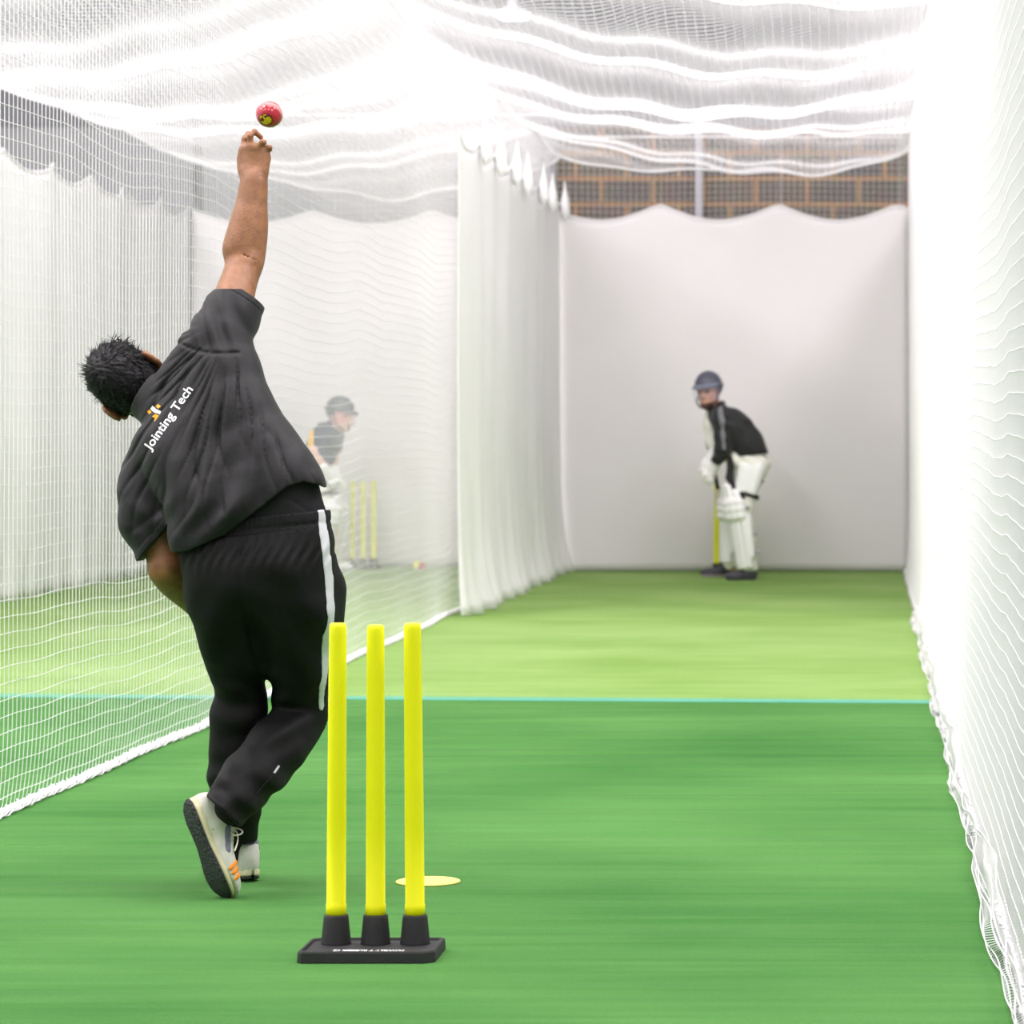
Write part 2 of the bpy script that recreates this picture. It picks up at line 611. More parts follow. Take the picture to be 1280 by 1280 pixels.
# the far end carries a worn, paler turf; grazing sheen is painted into its colour
a_, b_ = 14.67, 14.33                 # its front edge runs very slightly askew
yl = lambda x: a_ + (b_ - a_) * (x + 3.83) / 4.17
bm = bmesh.new()
vs = [bm.verts.new(p) for p in [(-5.9, yl(-5.9), 0.0), (6, yl(6), 0.0), (6, 29.2, 0.0), (-5.9, 29.2, 0.0),
                                (-5.9, yl(-5.9), 0.004), (6, yl(6), 0.004), (6, 29.2, 0.004), (-5.9, 29.2, 0.004)]]
for f in [(4, 5, 6, 7), (0, 1, 5, 4), (1, 2, 6, 5), (2, 3, 7, 6), (3, 0, 4, 7)]:
    bm.faces.new([vs[i] for i in f])
o = bm_obj('floor_far_turf', bm, M['turf_far'])
struct(o, 'paler sheen-tinted worn turf floor')
bm = bmesh.new()
vs = [bm.verts.new(p) for p in [(-5.9, yl(-5.9) - .07, 0.001), (6, yl(6) - .07, 0.001), (6, yl(6) + .06, 0.0055), (-5.9, yl(-5.9) + .06, 0.0055)]]
bm.faces.new(vs)
struct(bm_obj('trim_1', bm, M['line']), 'teal turf line')

struct(bm_obj('wall_back', box_bm(-9, 6, 28.95, 29.2, 0, 6.5), M['brick']), 'brown blockwork wall')
struct(bm_obj('wall_back_upper', box_bm(-9, 6, 28.90, 28.97, 3.82, 6.5), M['clad']), 'grey upper wall cladding')
struct(bm_obj('wall_back_lane', box_bm(-9, XL - 0.1, 28.91, 28.97, 0, 3.82), M['grey_wall']), 'grey lower wall')
struct(bm_obj('wall_left', box_bm(-8.95, -8.8, 2, 29.2, 0, 6.5), M['plaster']), 'pale side wall')
struct(bm_obj('ceiling', box_bm(-9, 6, 2, 29.2, 6.5, 6.6), M['ceil']), 'white hall ceiling')


# ---- knotted nets
def net_mesh(pos, nu, nv, r, sides=3):
    """pos(u, v) -> points; u, v in 0..1 arrays; a knotted square mesh of real twine"""
    u = np.linspace(0, 1, nu)[:, None] * np.ones(nv)
    v = np.ones(nu)[:, None] * np.linspace(0, 1, nv)
    P = pos(u, v)
    return join([tubes(P, r, sides), tubes(P.transpose(1, 0, 2), r, sides)])


def wob(y, z, s):
    return np.sin(2 * PI * y / 2.1 + s + 0.3 * z) * 0.55 + np.sin(2 * PI * y / 1.23 + 1.3 * s + z) * 0.22 + np.sin(2 * PI * y / 4.3 + 2.1 * s) * 0.6


def side_net(name, X, y0, y1, ztop, lean, seed, label, r, wave):
    L = y1 - y0
    nu, nv = int(L / 0.05) + 1, int(ztop / 0.05) + 1

    def pos(u, v):
        y = y0 + L * u
        z = 0.012 + (ztop - 0.012) * v
        s = wob(y, z, seed)
        sag = 0.030 * s * np.sin(PI * v) ** 0.6
        zz = z + sag * (0.8 if wave > .01 else 0.4) + 0.002 * np.sin(2 * PI * y / 0.6 + seed * 3 + 3 * z)
        zz = np.maximum(zz, 0.008)
        yy = y + 0.006 * np.sin(5 * z + y * 1.3)
        x = X + lean * (wave * wob(y * 0.7, z, seed + 2) * (1 - 0.6 * v) + 0.04 * np.exp(-z / 0.16) * (0.7 + wave * 12 * np.sin(2 * PI * y / 1.7 + seed)))
        return np.stack([x, yy, zz], -1)
    V, Q = net_mesh(pos, nu, nv, r)
    o = mesh_obj(name, V, Q, M['net'])
    # gathered rope along the foot of the net
    n = int(L / 0.04)
    u = np.linspace(0, 1, n)
    foot = pos(u[:, None], np.zeros((n, 1)))[:, 0]
    foot[:, 2] = 0.016 + 0.004 * np.sin(np.arange(n) * 1.9)
    rr = 0.013 + 0.004 * np.sin(np.arange(n) * 2.3 + seed) + 0.002 * np.sin(np.arange(n) * 0.37)
    v, q = tubes(foot, rr[None], 6)
    parts = [(v, q)]
    for k in range(4):                       # loose strands plaited round it
        ph = k * PI / 2
        st = foot.copy()
        st[:, 0] += 0.019 * np.cos(np.arange(n) * 0.9 + ph)
        st[:, 2] += 0.014 * np.sin(np.arange(n) * 0.9 + ph)
        st[:, 2] = np.maximum(st[:, 2], 0.004)
        parts.append(tubes(st, 0.003, 4))
    v, q = join(parts)
    mesh_obj('foot_rope', v, q, M['rope'], o)
    top = pos(u[:, None], np.ones((n, 1)))[:, 0]
    v, q = tubes(top, 0.006, 5)
    mesh_obj('top_line', v, q, M['rope'], o)
    tag(o, label, 'net')
    return o


ZT = 3.52
left_net = side_net('divider_net', XL, 7.6, 27.3, ZT, -1.0, 0.4, 'white knotted side net between the two lanes, behind the bowler', 0.0014, 0.012)
right_net = side_net('divider_net', XR, 5.6, 27.3, ZT, -1.0, 2.2, 'white knotted side net along the right edge, seen almost end on', 0.0017, 0.004)

# a loose bunched hem lies along the foot of the right hand net
def bunch(name, X, y0, y1, seed, parent):
    n = int((y1 - y0) / 0.03)
    y = np.linspace(y0, y1, n)
    rows = []
    rg = np.random.default_rng(seed)
    for k in range(9):
        ph = rg.uniform(0, 6, 4)
        x = X - 0.035 - 0.03 * rg.random() - 0.012 * np.sin(y * 2.1 + ph[0]) - 0.006 * np.sin(y * 6 + ph[1])
        z = 0.012 + 0.10 * rg.random() ** 1.5 * (1 + 0.3 * np.sin(y * 1.7 + ph[2])) + 0.006 * np.sin(y * 9 + ph[3])
        rows.append(np.stack([x, y, np.maximum(z, 0.006)], -1))
    R = np.array(rows)
    order = np.argsort(R[:, :, 2].mean(1))
    R = R[order]
    v, q = join([tubes(R, 0.0018, 3), tubes(R.transpose(1, 0, 2), 0.0014, 3)])
    mesh_obj(name, v, q, M['net'], parent)


bunch('gathered_hem', XR, 5.8, 20.5, 5, right_net)


# ---- sagging roof nets, one over each lane
def roof_net(name, x0, x1, y0, y1, slant, sag, label, flip):
    nu, nv = int(abs(x1 - x0) / 0.05) + 1, int((y1 - y0) / 0.05) + 1

    def pos(u, v):
        x = x0 + (x1 - x0) * u
        y = y0 + (y1 - y0) * v
        q = y - slant * (u if not flip else (1 - u))
        ph = q / 2.65
        w = np.abs(np.sin(PI * ph + 0.5))                      # swags hang between the cross wires
        w2 = 0.5 + 0.5 * np.sin(2 * PI * q / 0.9 + 1.0)
        env = np.sin(PI * np.clip(u, 0, 1)) ** 0.7
        z = ZT - sag * env * (0.62 + 0.38 * np.sin(y * 0.7)) - 0.13 * w * (0.25 + 0.75 * env) - 0.035 * w2 * env
        z = z + 0.02 * np.sin(x * 9 + y) * env
        return np.stack([x, y + 0.02 * np.sin(x * 6), z], -1)
    V, Q = net_mesh(pos, nu, nv, 0.0021)
    o = mesh_obj(name, V, Q, M['net'])
    tag(o, label, 'net')
    # front and back edge lines
    u = np.linspace(0, 1, 90)
    v, q = tubes(pos(u[:, None], np.ones((90, 1)))[:, 0], 0.012, 5)
    mesh_obj('edge_line', v, q, M['rope'], o)
    return o


roof_net('roof_net', XL, XR, 13.0, 27.3, 2.6, 0.22, 'white sagging roof net hung over the lane with the bowler', False)
roof_net('roof_net', XLL, XL, 13.0, 28.2, 2.4, 0.24, 'white sagging roof net hung over the neighbouring left lane', True)


# ---- hanging sheets
def sheet(name, path, ztop, drop, pitch, m, label, fold, foot, thick=0.004, cords=None, seed=0, eye=None):
    """path: (n,2) floor line; a sheet hung from eyes every `pitch`, its top edge scalloped"""
    path = np.array(path, float)
    seg = np.linalg.norm(np.diff(path, axis=0), axis=1)
    S = np.concatenate([[0], np.cumsum(seg)])
    L = S[-1]
    ns = max(30, int(L / 0.06)); nz = 44
    s = np.linspace(0, L, ns)
    px = np.interp(s, S, path[:, 0]); py = np.interp(s, S, path[:, 1])
    tx = np.gradient(px, s); ty = np.gradient(py, s)
    nx, ny = -ty, tx
    ph = (s / pitch) % 1.0
    top = ztop - drop * np.sin(PI * ph) ** 1.0
    rows = []
    for j in range(nz):
        v = j / (nz - 1)
        z = 0.012 + (top - 0.012) * v
        f = fold * (np.sin(2 * PI * s / pitch + seed) * 0.6 * v + np.sin(2 * PI * s / 0.71 + 3 * v + seed) * 0.35 + np.sin(2 * PI * s / 1.9 + seed * 2 - 1.5 * v) * 0.7)
        f = f + foot * np.exp(-v * 9) * (0.6 + 0.5 * np.sin(2 * PI * s / 0.63 + seed) + 0.3 * np.sin(2 * PI * s / 0.27))
        rows.append(np.stack([px + nx * f, py + ny * f, z + 0 * s], -1))
    P = np.array(rows).transpose(1, 0, 2)
    v, q = grid_surface(P)
    o = mesh_obj(name, v, q, m)
    md = o.modifiers.new('cloth', 'SOLIDIFY'); md.thickness = thick; md.offset = 0
    tag(o, label, 'curtain')
    # hem piping on the scalloped edge
    hv, hq = tubes(P[:, -1], 0.012, 6)
    mesh_obj('top_hem', hv, hq, m, o)
    k = np.arange(0, int(L / pitch + 1e-6) + 1) * pitch
    for sk in k:
        i = int(np.argmin(np.abs(s - sk)))
        p = P[i, -1]
        if cords:
            v, q = tubes(np.array([p + [0, 0, -0.02], p + [0, 0, (cords - p[2]) * .5], [p[0], p[1], cords]]), 0.006, 5)
            mesh_obj('hanging_cord', v, q, M['hang'], o)
        if eye:
            v, q = lathe([(0.0, -0.16), (0.045, -0.10), (0.035, 0.0), (0.012, 0.10), (0.006, 0.16)], p + np.array([eye * 0.05, 0, 0.02]), None, 10)
            mesh_obj('tie_loop', v, q, M['rope'], o)
    return o


# the cream end curtain of the bowler's lane: eyes at px 690, 825, 973, 1135
sheet('end_curtain', [(XL - 0.085, YB), (XR, YB)], 3.045, 0.135, 0.982, M['sheet_back'],
      'off white end curtain with scalloped top behind the man in black', 0.012, 0.0, cords=3.75, seed=0.5)
sheet('end_curtain', [(XLL + .02, 28.42), (XL - .12, 28.42)], 3.06, 0.12, 1.03, M['sheet_back'],
      'grey white end curtain behind the young batter and his stumps', 0.03, 0.05, cords=3.8, seed=2.0)
sheet('end_curtain', [(XR + 0.1, YB + .05), (3.9, YB + .05)], 3.05, 0.13, 1.0, M['sheet_back'],
      'white end curtain glimpsed through the net at the right edge', 0.02, 0.03, seed=1.0)
sheet('side_curtain', [(XL + 0.055, YB - .09), (XL + 0.055, 20.75)], 3.05, 0.08, 0.95, M['sheet'],
      'white partition curtain left of the end curtain, hung on tie loops', 0.014, 0.10, seed=1.2, eye=1)
sheet('side_curtain', [(XR + 0.08, YB - .09), (XR + 0.08, 20.4)], 3.05, 0.08, 0.95, M['sheet'],
      'white partition curtain in the right corner beside the end curtain', 0.02, 0.06, seed=3.2, eye=1)
sheet('side_curtain', [(XLL, 14.0), (XLL, 28.4)], 3.08, 0.11, 1.2, M['sheet'],
      'white side curtain far left with scalloped top under the pale wall', 0.03, 0.08, seed=0.2)



# ---- flat stop nets across the gap under the roof
def stop_net(name, x0, x1, y, z0, z1, m, label, r=0.0022):
    nu, nv = int((x1 - x0) / 0.05) + 1, int((z1 - z0) / 0.05) + 1
    pos = lambda u, v: np.stack([x0 + (x1 - x0) * u, y + 0.03 * np.sin(u * 9) * (1 - v), z0 + (z1 - z0) * v - 0.02 * np.sin(u * 7) * (1 - v)], -1)
    v, q = net_mesh(pos, nu, nv, r)
    o = mesh_obj(name, v, q, m)
    lines = np.array([pos(np.linspace(0, 1, 60)[:, None], np.full((60, 1), t))[:, 0] for t in (0, 1)])
    v, q = tubes(lines, 0.008, 5)
    mesh_obj('edge_line', v, q, M['rope'], o)
    return tag(o, label, 'net')


stop_net('hanging_stop_net', XL + .03, XR - .03, 27.62, 2.75, 3.62, M['net_grey'], 'grey stop net across the block wall above the end curtain')
stop_net('hanging_stop_net', XLL + .05, XL - .1, 28.6, 2.75, 3.9, M['net_grey'], 'grey stop net above the end curtain of the left lane')

# steel posts standing against the block wall
def post(px, D, w, label, m):
    x = (px - CX) * D / F
    o = bm_obj('steel_post', box_bm(x - w / 2, x + w / 2, D - .03, D + .03, 0, 3.82, 0.006), m)
    bmf = bm_obj('base_plate', box_bm(x - w, x + w, D - .07, D + .07, 0.0, 0.012), m, o)
    return tag(o, label, 'post')


post(873.5, 28.82, 0.065, 'pale grey steel post on the block wall above the end curtain', M['steel'])
post(246, 28.80, 0.07, 'grey steel post above the end curtain of the left lane', M['lamp_body'])

# high bay lamp seen through the roof net
lx, ly, lz = W(641, 19, 26.0)
lamp = empty('high_bay_lamp', (lx, ly, lz))
tag(lamp, 'round white high bay lamp hanging above the roof net', 'lamp')
v, q = lathe([(0.0, -0.03), (0.10, -0.028), (0.128, -0.012), (0.132, 0.012)], (lx, ly, lz), None, 32)
mesh_obj('lens', v, q, M['lamp'], lamp)
v, q = lathe([(0.134, 0.006), (0.134, 0.03), (0.09, 0.05), (0.05, 0.07), (0.045, 0.12), (0.0, 0.125)], (lx, ly, lz), None, 32)
mesh_obj('housing', v, q, M['steel'], lamp)
v, q = tubes(np.array([[lx, ly, lz + .11], [lx, ly, lz + .5], [lx, ly, 6.52]]), 0.008, 6)
mesh_obj('suspension_cable', v, q, M['lamp_body'], lamp)


# ------------------------------------------------------------------ stump sets
def stump_set(cx, cy, label, s=1.0, lettering=True, leans=(0.004, 0.0, -0.006), tops=(0, -0.004, 0), ym='yellow'):
    r = empty('stump_set', (cx, cy, 0))
    tag(r, label, 'cricket stumps', 'spring back stump sets')
    hw, y0, y1 = 0.152, cy - 0.155, cy + 0.055
    # tray base: outline with clipped corners, raised lip, sunken top
    bm = bmesh.new()
    def ring(inset, z, c=0.022):
        x0, x1, a, b = cx - hw + inset, cx + hw - inset, y0 + inset, y1 - inset
        c = c - inset * 0.4
        return [bm.verts.new(p) for p in [(x0 + c * .4, a, z), (x1 - c, a, z), (x1, a + c, z), (x1, b - c * .4, z), (x1 - c * .4, b, z), (x0 + c, b, z), (x0, b - c, z), (x0, a + c * .4, z)]]
    rings = [ring(0.001, 0.0), ring(0, 0.004), ring(0.001, 0.024), ring(0.003, 0.028), ring(0.008, 0.028), ring(0.011, 0.022)]
    bm.faces.new(rings[0][::-1])
    for a, b in zip(rings[:-1], rings[1:]):
        for i in range(8):
            bm.faces.new([a[i], a[(i + 1) % 8], b[(i + 1) % 8], b[i]])
    bm.faces.new(rings[-1])
    base = bm_obj('base', bm, M['rubber'], r)
    if lettering:
        t = text_mesh('POWRLY T RUBBER CJ', 0.0125, 0.0004)
        xs = [v.co.x for v in t.verts]
        wd, mn = max(xs) - min(xs), min(xs)
        for v in t.verts:
            x = (v.co.x - mn) / wd * 0.156
            v.co = Vector((cx + 0.078 - x, cy - 0.092 - v.co.y * 2.1, 0.0226))
        bm_obj('lettering', t, M['print'], base)
    for k, dx in enumerate((-0.089, 0.0, 0.089)):
        c = (cx + dx, cy, 0.021)
        v, q = lathe([(0.0, 0.0), (0.034, 0.0), (0.0335, 0.004), (0.031, 0.03), (0.028, 0.062), (0.027, 0.066), (0.0235, 0.067), (0.0235, 0.06), (0.0, 0.06)], c)
        mesh_obj('spring_socket', v, q, M['rubber'], r)
        b0 = np.array([cx + dx, cy, 0.083])
        b1 = np.array([cx + dx + leans[k], cy, 0.745 + tops[k]])
        H = float(np.linalg.norm(b1 - b0))
        v, q = lathe([(0.0, 0.0), (0.0226, 0.0), (0.0228, 0.028), (0.0216, 0.0295), (0.0214, 0.2), (0.0205, 0.45), (0.0196, H - 0.03),
                      (0.0194, H - 0.012), (0.0182, H - 0.005), (0.0155, H - 0.001), (0.0, H)], b0, b1, 32)
        mesh_obj('stump', v, q, M[ym], r)
    return r


stump_set(-1.104, 7.462, 'large neon yellow stumps on a black base in front, nearest the camera')
s2 = stump_set((909 - CX) * 27.0 / F, 27.0, 'yellow stumps half hidden behind the legs of the man in black', lettering=False, ym='yellow2')
s3 = stump_set((456 - CX) * 28.15 / F, 28.05, 'small yellow stumps in the left lane beside the young batter', lettering=False, ym='yellow2', leans=(.003, 0, -.002))

# flat rubber run up marker
mx_, my_ = W(535, 1104, 8.62)[:2]
v, q = lathe([(0.0, 0.001), (0.080, 0.001), (0.084, 0.003), (0.083, 0.006), (0.078, 0.0075), (0.0, 0.0075)], (mx_, my_, 0.0), None, 40)
o = mesh_obj('marker_disc', v, q, M['disc'])
tag(o, 'flat pale yellow round marker on the turf behind the front stumps', 'marker')


# ------------------------------------------------------------------ balls
def small_ball(px, py, D, r, m, name, label):
    x, y, _ = W(px, py, D)
    prof = [(r * math.sin(t), -r * math.cos(t)) for t in np.linspace(0, PI, 14)]
    v, q = lathe(prof, (x, y, r), None, 18)
    o = mesh_obj(name, v, q, m)
    a = np.linspace(0, 2 * PI, 30)
    v, q = tubes(np.stack([x + (r + .0005) * np.cos(a), y + (r + .0005) * np.sin(a) * .5, r + (r + .0005) * np.sin(a) * .86], -1), 0.002, 4)
    mesh_obj('stitched_seam', v, q, M['seam'], o)
    return tag(o, label, 'ball')


small_ball(522, 712, 27.95, 0.036, M['yellow2'], 'practice_ball', 'yellow ball on the turf touching the pinkish red ball, left lane')
small_ball(528, 714, 27.7, 0.036, M['ball'], 'practice_ball', 'pinkish red ball on the turf right of a yellow ball, left lane')
small_ball(431, 709, 27.8, 0.036, M['yellow2'], 'practice_ball', 'yellow ball on the turf left of the far stumps, by the hip of the bowler')

# the red ball just out of the hand
bc = W(336.5, 143, 8.98); br = 0.036
prof = [(br * math.sin(t), -br * math.cos(t)) for t in np.linspace(0, PI, 26)]
v, q = lathe(prof, bc, None, 40)
ball = mesh_obj('cricket_ball', v, q, M['ball'])
tag(ball, 'shiny red cricket ball with yellow print in the air above the raised hand', 'ball')
ax = unit((0.10, 0.76, 0.64))           # pole of the seam plane
e1 = unit(np.cross(ax, (0, 1, 0))); e2 = np.cross(ax, e1)
a = np.linspace(0, 2 * PI, 90)
rows = []
for off, rr in ((-0.007, 0.0008), (-0.0042, 0.0011), (-0.0014, 0.0011), (0.0014, 0.0011), (0.0042, 0.0011), (0.007, 0.0008)):
    rad = math.sqrt(br ** 2 - off ** 2)
    rows.append(tubes(bc + ax * off + rad * (np.cos(a)[:, None] * e1 + np.sin(a)[:, None] * e2), rr, 5))
v, q = join(rows)
mesh_obj('stitched_seam', v, q, M['seam'], ball)
# foil stamp: a roundel of short strokes low on the side facing the stumps
def stamp(m, name, polys, off):
    bm = bmesh.new()
    for pl in polys:
        bm.faces.new([bm.verts.new((x, y, 0)) for x, y in pl])
    bmesh.ops.triangulate(bm, faces=bm.faces[:])
    bvh = bvh_of(*lathe(prof, bc, None, 40))
    n = unit((-0.12, -0.86, -0.46))
    u_ = unit(np.cross((0, 0, 1), n)); u_ = -u_ if u_[0] < 0 else u_
    w_ = np.cross(u_, n); w_ = -w_ if w_[2] < 0 else w_
    project_bm(bm, bc + n * 0.0, u_, w_, -n, bvh, off) if False else None
    for _ in range(3):
        bmesh.ops.subdivide_edges(bm, edges=[e for e in bm.edges if e.calc_length() > .004], cuts=1)
        bmesh.ops.triangulate(bm, faces=bm.faces[:])
    for v in bm.verts:
        d = n + u_ * v.co.x / br + w_ * v.co.y / br
        v.co = Vector(bc + unit(d) * (br + off))
    bm_obj(name, bm, m, ball)


circ = lambda r, n=22, sx=1, cx=0, cy=0: [(cx + sx * r * math.cos(t), cy + r * math.sin(t)) for t in np.linspace(0, 2 * PI, n, endpoint=False)]
stamp(M['ball_dark'], 'stamp_ground', [circ(0.0185, sx=1.15)], 0.0003)
stamp(M['ball_print'], 'foil_stamp', [
    [(-.019, .004), (-.012, .012), (-.009, .010), (-.014, .001)],
    [(-.006, .014), (.004, .015), (.004, .012), (-.005, .011)],
    [(-.008, .008), (-.002, -.002), (.002, 0), (-.004, .010)],
    [(-.003, -.001), (.005, .008), (.013, .007), (.018, -.003), (.013, -.012), (.002, -.017), (-.010, -.014), (-.017, -.006), (-.008, -.006)]], 0.0006)
# ------------------------------------------------------------------ the bowler
def ripple(f, fn, amp):
    X, Y, Z = f.coords()
    f.d = f.d + (amp * fn(X, Y, Z)).astype(np.float32)


def frame3(fwd, up):
    f = unit(fwd); u = np.array(up, float); u = unit(u - f * (u @ f))
    return f, np.cross(f, u), u       # forward, right, up


def make_shoe(root, heel, fwd, up, L, side, lo_detail=False):
    """a running shoe: heel = sole point under the heel; side=+1 right foot"""
    f, r, u = frame3(fwd, up)
    T = lambda P: np.array(heel) + P[:, 0:1] * f + P[:, 1:2] * r + P[:, 2:3] * u
    k = L / 0.29
    ts = np.array([0, .03, .1, .2, .32, .45, .58, .7, .8, .88, .94, .98, 1.0])
    hw = np.array([.004, .019, .030, .034, .032, .031, .038, .045, .046, .041, .031, .018, .004])
    cen = np.array([0, 0, 0, 0, .002, .004, .004, .002, -.002, -.006, -.010, -.013, -.015]) * side
    spring = np.array([.010, .006, .002, 0, 0, 0, 0, 0, .003, .009, .017, .024, .028])
    midh = np.array([.030, .031, .032, .032, .030, .028, .026, .024, .022, .021, .020, .019, .018])
    n = 60
    tt = 0.5 - 0.5 * np.cos(np.linspace(0, PI, n))
    I = lambda a: np.interp(tt, ts, a)
    HW, CE, SP, MH = I(hw), I(cen), I(spring), I(midh)

    def slab(z0, z1, g0, g1, tread=0.0):
        # closed loop sections across the width
        a = np.linspace(0, 2 * PI, 28, endpoint=False)
        V = []
        for i in range(n):
            ca, sa = np.cos(a), np.sin(a)
            yy = np.sign(ca) * np.abs(ca) ** 0.35
            zz = np.sign(sa) * np.abs(sa) ** 0.35
            g = np.where(zz > 0, g1, g0)
            h0 = SP[i] + z0(i); h1 = SP[i] + z1(i)
            z = (h0 + h1) / 2 + zz * (h1 - h0) / 2
            y = CE[i] + (HW[i] + g * min(1, HW[i] / .02)) * yy
            V.append(np.stack([np.full(28, tt[i] * L), y * k, z * k], -1))
        V = np.concatenate(V)
        i = np.arange(n * 28).reshape(n, 28); nx = np.roll(i, -1, 1)
        Q = np.stack([i[:-1], nx[:-1], nx[1:], i[1:]], -1).reshape(-1, 4)
        return T(V), Q
    # upper, grown as one skin
    h = 0.0035 if not lo_detail else 0.006
    fl = Field((-.03, -.075, .0), (L + .03, .075, .16), h)
    c = lambda t: np.interp(t, ts, cen) * 1.0
    fl.ell((.060 * k, c(.2), .052 * k), np.eye(3), (.062 * k, .035 * k, .062 * k), .012)
    fl.cone((.055 * k, 0, .085 * k), (.075 * k, 0, .10 * k), .035 * k, .032 * k, .015)
    fl.cone((.10 * k, c(.35), .055 * k), (.19 * k, c(.65), .038 * k), .038 * k, .034 * k, .02)
    fl.ell((.205 * k, c(.72), .035 * k), np.eye(3), (.085 * k, .0445 * k, .036 * k), .02)
    fl.ell((.245 * k, c(.86), .040 * k), np.eye(3), (.045 * k, .035 * k, .028 * k), .015)
    fl.cone((.125 * k, c(.4), .085 * k), (.185 * k, c(.6), .058 * k), .020 * k, .014 * k, .012)   # tongue ridge
    fl.cut((0, 0, .016 * k), (0, 0, -1))
    fl.cut((.195 * k, 0, .016 * k), (.30, 0, -1))
    fl.cut((.05 * k, 0, .108 * k), (-.25, 0, 1))
    fl.cone((.062 * k, 0, .09 * k), (.078 * k, 0, .15 * k), .027 * k, .03 * k, 0, sub=True)
    base = fl.d.copy()
    v, q = fl.mesh(1)
    shoe = mesh_obj('shoe', T(v), q, M['sho_up'], root)
    v, q = slab(lambda i: .008, lambda i: MH[i] + .004, .001, -.002)
    mesh_obj('midsole', v, q, M['sho_mid'], shoe)
    v, q = slab(lambda i: .000, lambda i: .008, -.001, .0015)
    mesh_obj('outsole', v, q, M['sho_out'], shoe)

    def overlay(name, m, build, off=0.0016):
        g = fl.like()
        build(g)
        g.d = np.maximum(g.d, base - off)
        vv, qq = g.mesh(1)
        if len(vv): mesh_obj(name, T(vv), qq, m, shoe)
    sd = side
    if not lo_detail:
        for j in range(3):
            x = (.212 + .017 * j) * k
            overlay('side_stripe', M['sho_org'], lambda g, x=x: g.cone((x + .006 * k, sd * .06 * k, .018 * k), (x - .008 * k, sd * .034 * k, .062 * k), .0072 * k, None, 0), .003)
    overlay('heel_line', M['sho_grey'], lambda g: [g.cone((.020 * k, s_ * .036 * k, .10 * k), (.075 * k, s_ * .036 * k, .070 * k), .005 * k, .005 * k, 0) for s_ in (-1, 1)] + [g.cone((.075 * k, s_ * .036 * k, .07 * k), (.10 * k, s_ * .036 * k, .032 * k), .004 * k, .003 * k, 0) for s_ in (-1, 1)], .002)
    overlay('side_panel', M['sho_grey'], lambda g: [g.cone((.118 * k, s_ * .036 * k, .078 * k), (.165 * k, s_ * .040 * k, .050 * k), .016 * k, .010 * k, 0) for s_ in (-1, 1)], .0018)
    overlay('heel_mark', M['sho_org'], lambda g: g.cone((.010 * k, sd * .030 * k, .088 * k), (.016 * k, sd * .034 * k, .080 * k), .006 * k, .004 * k, 0), .002)
    # collar lining and laces
    g = Field((-.02, -.06, .06), (.16, .06, .16), h)
    ring = [(.062 + .034 * math.cos(t), .030 * math.sin(t), .1085 + .010 * math.cos(t)) for t in np.linspace(0, 2 * PI, 17)]
    for a, b in zip(ring[:-1], ring[1:]):
        g.cone(np.array(a) * k, np.array(b) * k, .0065 * k, None, .004)
    v, q = g.mesh(1)
    mesh_obj('collar', T(v), q, M['sho_grey'], shoe)
    parts = []
    for j in range(4):
        x = (.122 + .018 * j) * k; zc = (.104 - .0115 * j) * k
        a = np.linspace(-1, 1, 9)
        yy = a * .022 * k
        for sl in (1, -1):
            parts.append(tubes(T(np.stack([x + sl * a * .008 * k, yy + c(.5), zc - .014 * k * a ** 2 + .001], -1)), .0024 * k, 6))
    for sg in (1, -1):                                     # bow loops and loose ends
        t = np.linspace(0, 1, 13)
        parts.append(tubes(T(np.stack([(.118 + .022 * np.sin(PI * t)) * k, sg * (.004 + .040 * np.sin(PI * t) ** .8) * k, (.109 + .010 * np.sin(2 * PI * t) - .022 * t) * k], -1)), .0022 * k, 6))
        t = np.linspace(0, 1, 9)
        parts.append(tubes(T(np.stack([(.120 + .055 * t) * k, sg * (.004 + .042 * t) * k, (.109 - .045 * t ** 1.5 + .006 * np.sin(PI * t)) * k], -1)), .0022 * k, 6))
    v, q = join(parts)
    mesh_obj('lace', v, q, M['lace'], shoe)
    return shoe


D0 = 8.45
# trunk bars: left end, right end, radius (bare body)
B = dict(
    hip=(W(277, 735, 8.46), W(362, 730, 8.46), .083),
    waist=(W(275, 668, 8.47), W(362, 655, 8.47), .080),
    mid=(W(262, 622, 8.48), W(350, 612, 8.48), .084),
    rib=(W(244, 592, 8.50), W(322, 568, 8.50), .086),
    chest=(W(230, 570, 8.53), W(294, 520, 8.53), .084),
    upper=(W(216, 555, 8.56), W(280, 468, 8.57), .072),
    girdle=(W(192, 592, 8.58), W(274, 432, 8.60), .055))
SHR = W(276, 422, 8.60); SHL = W(188, 600, 8.57)
ELR = W(307, 326, 8.76); WRR = W(318, 222, 8.80)
ELL_ = W(207, 710, 8.52); WRL = W(262, 770, 8.74)
HIPL, KNL, ANL = W(279, 745, 8.46), W(302, 868, 8.58), W(295, 1046, 8.66)
HIPR, KNR, ANR = W(362, 742, 8.46), W(374, 890, 8.62), W(278, 1008, 8.35)
# head frame
EU = unit((-0.79, -0.20, 0.58)); ERt = unit(np.cross((0, 1, 0), EU)); EF = np.cross(EU, ERt)
HC = W(165, 481, 8.70)
hp = lambda r, f, u: HC + ERt * r + EF * f + EU * u
HAX = np.array([ERt, EF, EU])

lo = np.minimum(W(95, 0, 8.0), W(440, 1125, 8.1)); hi = np.maximum(W(440, 150, 9.05), W(95, 150, 9.05))
bod = Field((W(95, 0, 8.5)[0] - .05, 8.12, 0.02), (W(440, 0, 8.5)[0] + .05, 9.08, 2.02), 0.0038)
bod.ladder([B[k] for k in ('hip', 'waist', 'mid', 'rib', 'chest', 'upper', 'girdle')], .03, 2)
